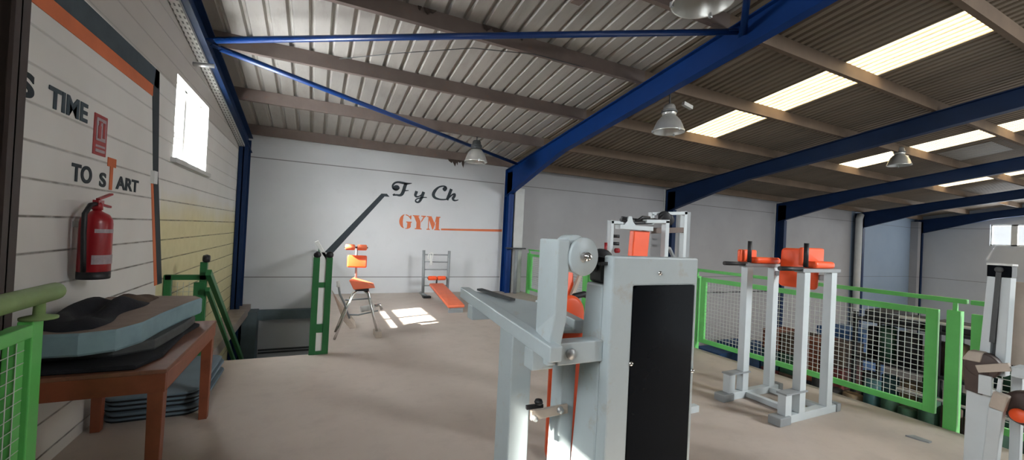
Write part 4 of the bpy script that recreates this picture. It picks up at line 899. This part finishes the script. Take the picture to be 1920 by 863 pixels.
g = MB(); g.tube([(2.24, Y1, 1.71), (2.42, Y1 + 0.02, 1.695), (2.60, Y1 + 0.03, 1.71), (2.75, Y1 + 0.1, 1.735), (2.86, Y1 + 0.15, 1.79)], 0.014, 8)
g.tube([(2.30, Y1 + 0.06, 1.735), (2.5, Y1 + 0.07, 1.725), (2.7, Y1 + 0.1, 1.745), (2.88, Y1 + 0.18, 1.74)], 0.010, 8).tube([(2.40, Y1 + 0.03, 1.69), (2.50, Y1 + 0.03, 1.75), (2.58, Y1 + 0.03, 1.75)], 0.012, 8)
put('cable', g, M['black'], bm_)
for k, xx in enumerate((2.86, 2.95)): put('pulley', MB().lathe([(0, 0), (0.045, 0), (0.055, 0.006), (0.046, 0.015), (0.055, 0.024), (0.045, 0.03), (0, 0.03)], (xx, Y1 + 0.13 + k * 0.04, 1.775 - k * 0.02), (0.6, 1, 0), 20), M['black'], bm_)
g = MB().tube([(2.86, Y1 + 0.13, 1.74), (2.86, Y1 + 0.13, 1.40)], 0.004, 6).tube([(2.885, Y1 + 0.13, 1.74), (2.885, Y1 + 0.13, 1.40)], 0.004, 6)
put('cable', g, M['steel'], bm_)
put('lever_arm', MB().tube([(2.78, Y1 + 0.05, 1.50), (2.86, Y1 + 0.06, 1.49), (2.92, Y1 + 0.07, 1.42), (2.94, Y1 + 0.07, 1.3)], 0.016, 8), M['grey'], bm_)
put('grip', MB().tube([(2.10, Y1, 1.52), (2.10, Y1, 1.42)], 0.012).lathe([(0, 0), (0.02, 0), (0.02, 0.03), (0, 0.03)], (2.185, Y1 - 0.02, 1.46), (1, 0, 0), 12), M['red'], bm_)
put('base', MB().box(2.14, 3.26, Y1, Y1 + 0.06, 0, 0.06).box(2.14, 3.26, Y2 - 0.24, Y2 - 0.18, 0, 0.06), M['white2'], bm_, 0.003)

# ------------------------------------------------------------------ machine at the right edge
rm = thing('lever_machine', (3.3, 0.85, 0), 'white machine with slotted upright and brown pivot at the right edge', 'weight machine')
X0 = 3.28
# slotted upright: two tubes with a dark gap
put('upright', MB().hexa([(X0, 0.855, 0.98), (X0 + 0.08, 0.855, 0.98), (X0 + 0.08, 0.895, 0.98), (X0, 0.895, 0.98), (X0, 0.842, 1.45), (X0 + 0.08, 0.842, 1.45), (X0 + 0.08, 0.874, 1.45), (X0, 0.874, 1.45)]), M['white2'], rm, 0.003)
put('upright', MB().hexa([(X0, 0.800, 0.93), (X0 + 0.08, 0.800, 0.93), (X0 + 0.08, 0.838, 0.93), (X0, 0.838, 0.93), (X0, 0.790, 1.45), (X0 + 0.08, 0.790, 1.45), (X0 + 0.08, 0.824, 1.45), (X0, 0.824, 1.45)]), M['white2'], rm, 0.003)
put('slot_plate', MB().box(X0 + 0.03, X0 + 0.05, 0.80, 0.88, 0.93, 1.45), M['ballast'], rm)
put('top_cap', MB().box(X0, X0 + 0.08, 0.788, 0.876, 1.45, 1.512), M['blackgloss'], rm, 0.003)
put('cap_rim', MB().box(X0 - 0.002, X0 + 0.082, 0.786, 0.878, 1.512, 1.522), M['plastic_w'], rm)
put('strap', MB().bar((X0 - 0.006, 0.830, 1.50), (X0 - 0.006, 0.846, 1.10), 0.02, 0.006, (1, 0, 0)).lathe([(0, 0), (0.016, 0), (0.016, 0.012), (0, 0.012)], (X0 - 0.014, 0.830, 1.49), (1, 0, 0), 16), M['ballast'], rm)
pv = put('pivot_housing', MB().lathe([(0, 0), (0.062, 0), (0.068, 0.01), (0.068, 0.07), (0.06, 0.08), (0, 0.08)], (X0 - 0.06, 0.865, 0.975), (1, 0.1, 0), 24).hexa([(X0 - 0.06, 0.86, 0.82), (X0 + 0.03, 0.86, 0.82), (X0 + 0.03, 0.925, 0.83), (X0 - 0.06, 0.925, 0.83), (X0 - 0.06, 0.83, 0.99), (X0 + 0.03, 0.83, 0.99), (X0 + 0.03, 0.940, 1.00), (X0 - 0.06, 0.940, 1.00)]), M['brown'], rm, 0.004)
put('pivot_cover', MB().hexa([(X0 - 0.07, 0.87, 0.99), (X0 + 0.0, 0.87, 0.99), (X0 + 0.0, 0.94, 0.99), (X0 - 0.07, 0.94, 0.99), (X0 - 0.06, 0.86, 1.045), (X0 + 0.0, 0.86, 1.045), (X0 + 0.0, 0.915, 1.045), (X0 - 0.06, 0.915, 1.045)]), M['beige'], rm, 0.006)
put('clamp_plate', MB().box(X0 - 0.075, X0 - 0.06, 0.825, 0.872, 0.83, 0.93), M['white2'], rm, 0.002)
put('main_post', MB().hexa([(X0 - 0.02, 0.84, 0), (X0 + 0.06, 0.84, 0), (X0 + 0.06, 0.935, 0), (X0 - 0.02, 0.935, 0), (X0 - 0.02, 0.835, 0.84), (X0 + 0.06, 0.835, 0.84), (X0 + 0.06, 0.93, 0.84), (X0 - 0.02, 0.93, 0.84)]), M['white2'], rm, 0.004)
put('lever_leg', MB().bar((X0 - 0.08, 0.825, 0.30), (X0 - 0.08, 0.800, 0.775), 0.05, 0.05, (1, 0, 0)), M['white2'], rm, 0.004)
put('lever_joint', MB().bar((X0 - 0.08, 0.80, 0.775), (X0 - 0.08, 0.785, 0.86), 0.055, 0.045, (1, 0, 0)), M['beige'], rm, 0.006)
put('lever_plate', MB().bar((X0 - 0.06, 0.88, 0.955), (X0 - 0.06, 0.765, 1.00), 0.03, 0.04), M['beige'], rm, 0.003)
put('link', MB().bar((X0 - 0.07, 0.795, 0.93), (X0 - 0.07, 0.803, 0.83), 0.014, 0.014), M['white2'], rm)
put('side_box', MB().box(X0 - 0.07, X0 + 0.05, 0.66, 0.762, 0.955, 1.005), M['white2'], rm, 0.003)
put('roller_disc', MB().lathe([(0, 0), (0.075, 0), (0.085, 0.012), (0.085, 0.06), (0.075, 0.07), (0, 0.07)], (X0 - 0.04, 0.72, 0.80), (1, 0, 0), 28), M['brown'], rm)
put('roller_pad', MB().lathe([(0, 0), (0.03, 0), (0.035, 0.01), (0.03, 0.02), (0, 0.02)], (X0 - 0.062, 0.735, 0.765), (1, 0, 0), 20), M['orange'], rm)
put('back_upright', MB().box(X0 + 0.3, X0 + 0.37, 0.80, 0.86, 0.95, 1.42), M['beige'], rm, 0.004)
put('dark_pad', MB().pad((X0 + 0.34, 0.80, 1.12), (0, 1, 0), (0, 0, 1), (1, 0, 0), 0.14, 0.40, 0.06, 0.03), M['brown'], rm)
put('base_tube', MB().box(X0 - 0.02, X0 + 0.55, 0.85, 0.92, 0, 0.07).box(X0 + 0.3, X0 + 0.37, 0.5, 1.0, 0, 0.07).box(X0 + 0.31, X0 + 0.36, 0.81, 0.85, 0.07, 0.96).box(X0 - 0.1, X0 - 0.06, 0.80, 0.85, 0.0, 0.32), M['white2'], rm, 0.004)

# ------------------------------------------------------------------ goods stored on the lower floor
random.seed(11)
def crate(x, y, z, sx, sy, sz, m, lab, grp, cat='crate'):
    g = MB(); t_ = 0.03
    g.box(x, x + sx, y, y + sy, z, z + sz * 0.92)
    o = tag(put('crate', g, m, None, 0.01, (x, y, z)), lab, cat, grp)
    s2 = MB()
    for k in range(4): s2.box(x - 0.012, x, y + 0.02, y + sy - 0.02, z + sz * (0.08 + 0.23 * k), z + sz * (0.2 + 0.23 * k))
    s2.box(x - 0.01, x + sx, y - 0.012, y + sy + 0.01, z + sz * 0.92, z + sz)
    put('slats', s2, m, o); return o
rk = thing('storage_rack', (13.5, 5.2, ZL), 'tall dark pallet rack on the lower floor behind the mesh fence', 'rack')
for xx in (12.2, 13.4):
    for yy in (2.4, 3.9, 5.4): put('upright', MB().box(xx, xx + 0.08, yy, yy + 0.08, ZL, 0.05), M['p_black'], rk)
for zz in (ZL + 0.15, -2.1, -1.1, -0.15): put('shelf', MB().box(12.2, 13.48, 2.4, 5.48, zz, zz + 0.06), M['p_black'], rk)
cols = [('p_black', 'black'), ('p_green', 'green'), ('p_black', 'black'), ('p_teal', 'teal'), ('p_brown', 'brown'), ('p_black', 'black'), ('p_tan', 'tan'), ('p_green', 'green'), ('p_grey', 'grey')]
lv_name = ['bottom', 'second', 'third']
for li, zz in enumerate((ZL + 0.21, -2.04, -1.04)):
    yy = 2.52; k = 0
    while yy < 5.2:
        w = random.uniform(0.26, 0.42); h = random.uniform(0.62, 0.85); m, cn = random.choice(cols)
        g = MB().lathe([(0, 0), (w / 2, 0), (w / 2, h), (w * 0.35, h + 0.02), (w * 0.12, h + 0.02), (0.02, h - 0.05), (0, h - 0.05)], (12.45 + random.uniform(0, 0.2), yy + w / 2, zz), n=16)
        o = single('fabric_roll', g, M[m], (12.5, yy + w / 2, zz), '%s roll on the %s level of the dark rack, number %d from the right' % (cn, lv_name[li], k + 1), 'roll', 'rolls on the storage rack')
        yy += w + 0.02; k += 1
for k in range(5):
    yy = 2.6 + k * 0.55; single('bale', MB().box(12.3, 13.3, yy, yy + 0.5, -0.09, 0.06 + random.uniform(0, 0.14)), M['p_black'], (12.8, yy, -0.09), 'dark wrapped bale on top of the pallet rack, %s from the right' % ['first', 'second', 'third', 'fourth', 'fifth'][k], 'bale', 'bales on the rack', 0.03)
# brown and orange stacks left of the rack
cs = [('p_orange', 'orange'), ('p_brown', 'brown'), ('p_tan', 'tan'), ('p_green', 'green'), ('p_red', 'red'), ('p_black', 'black'), ('p_teal', 'teal')]
colw = ['first', 'second', 'third', 'fourth', 'fifth']; row = ['bottom', 'second', 'third', 'fourth']
for c_ in range(4):
    for r_ in range(4):
        m, cn = cs[(c_ * 3 + r_ * 2 + (1 if r_ > 2 else 0)) % 7] if r_ < 3 else (('p_orange', 'orange') if c_ % 2 else ('p_brown', 'brown'))
        crate(12.1, 5.62 + c_ * 0.52, ZL + 0.001 + r_ * 0.56, 1.0, 0.48, 0.545, M[m], '%s slatted crate, %s in the %s stack left of the dark rack' % (cn, ['lowest', 'second lowest', 'third up', 'topmost'][r_], colw[c_]), 'crates on the lower floor')
crate(14.4, 6.2, ZL + 0.001, 1.3, 1.2, 2.25, M['p_blue'], 'tall blue crate standing behind the brown crate stacks', None, 'crate')
for k in range(3):
    crate(12.0 + k * 1.1, 9.0, ZL + 0.001, 1.0, 0.9, 1.1 + 0.14 * (k % 2), M['p_blue'], 'low blue crate against the rear wall downstairs, %s from the left' % colw[k], 'blue crates at the rear wall')
for row_, (xx, ya, yb, rn) in enumerate(((10.9, 0.2, 5.4, 'back'), (10.0, -0.3, 4.4, 'front'))):
    yy = ya; k = 0
    while yy < yb:
        w = random.uniform(0.24, 0.40); h = random.uniform(1.0, 1.5) + 0.45 * (1 - row_); m, cn = random.choice(cols)
        g = MB().lathe([(0, 0), (w / 2, 0), (w / 2, h), (w * 0.35, h + 0.02), (w * 0.12, h + 0.02), (0.02, h - 0.05), (0, h - 0.05)], (xx, yy + w / 2, ZL), n=16)
        single('fabric_roll', g, M[m], (xx, yy + w / 2, ZL), '%s roll standing on the lower floor, %s row, number %d from the right' % (cn, rn, k + 1), 'roll', 'rolls on the lower floor')
        yy += w + 0.02; k += 1
hp = thing('guard_rail', (8.4, 1.5, ZL), 'white double pipe guard rail beyond the fence at right', 'guard rail')
for zz in (0.59, -0.48): put('pipe', MB().tube([(8, -1.5, zz), (8, 3.0, zz)], 0.022), M['plastic_w'], hp)
for yy in (-1.4, 0.9): put('pole', MB().tube([(8, yy, ZL), (8, yy, 0.62)], 0.03), M['plastic_w'], hp)
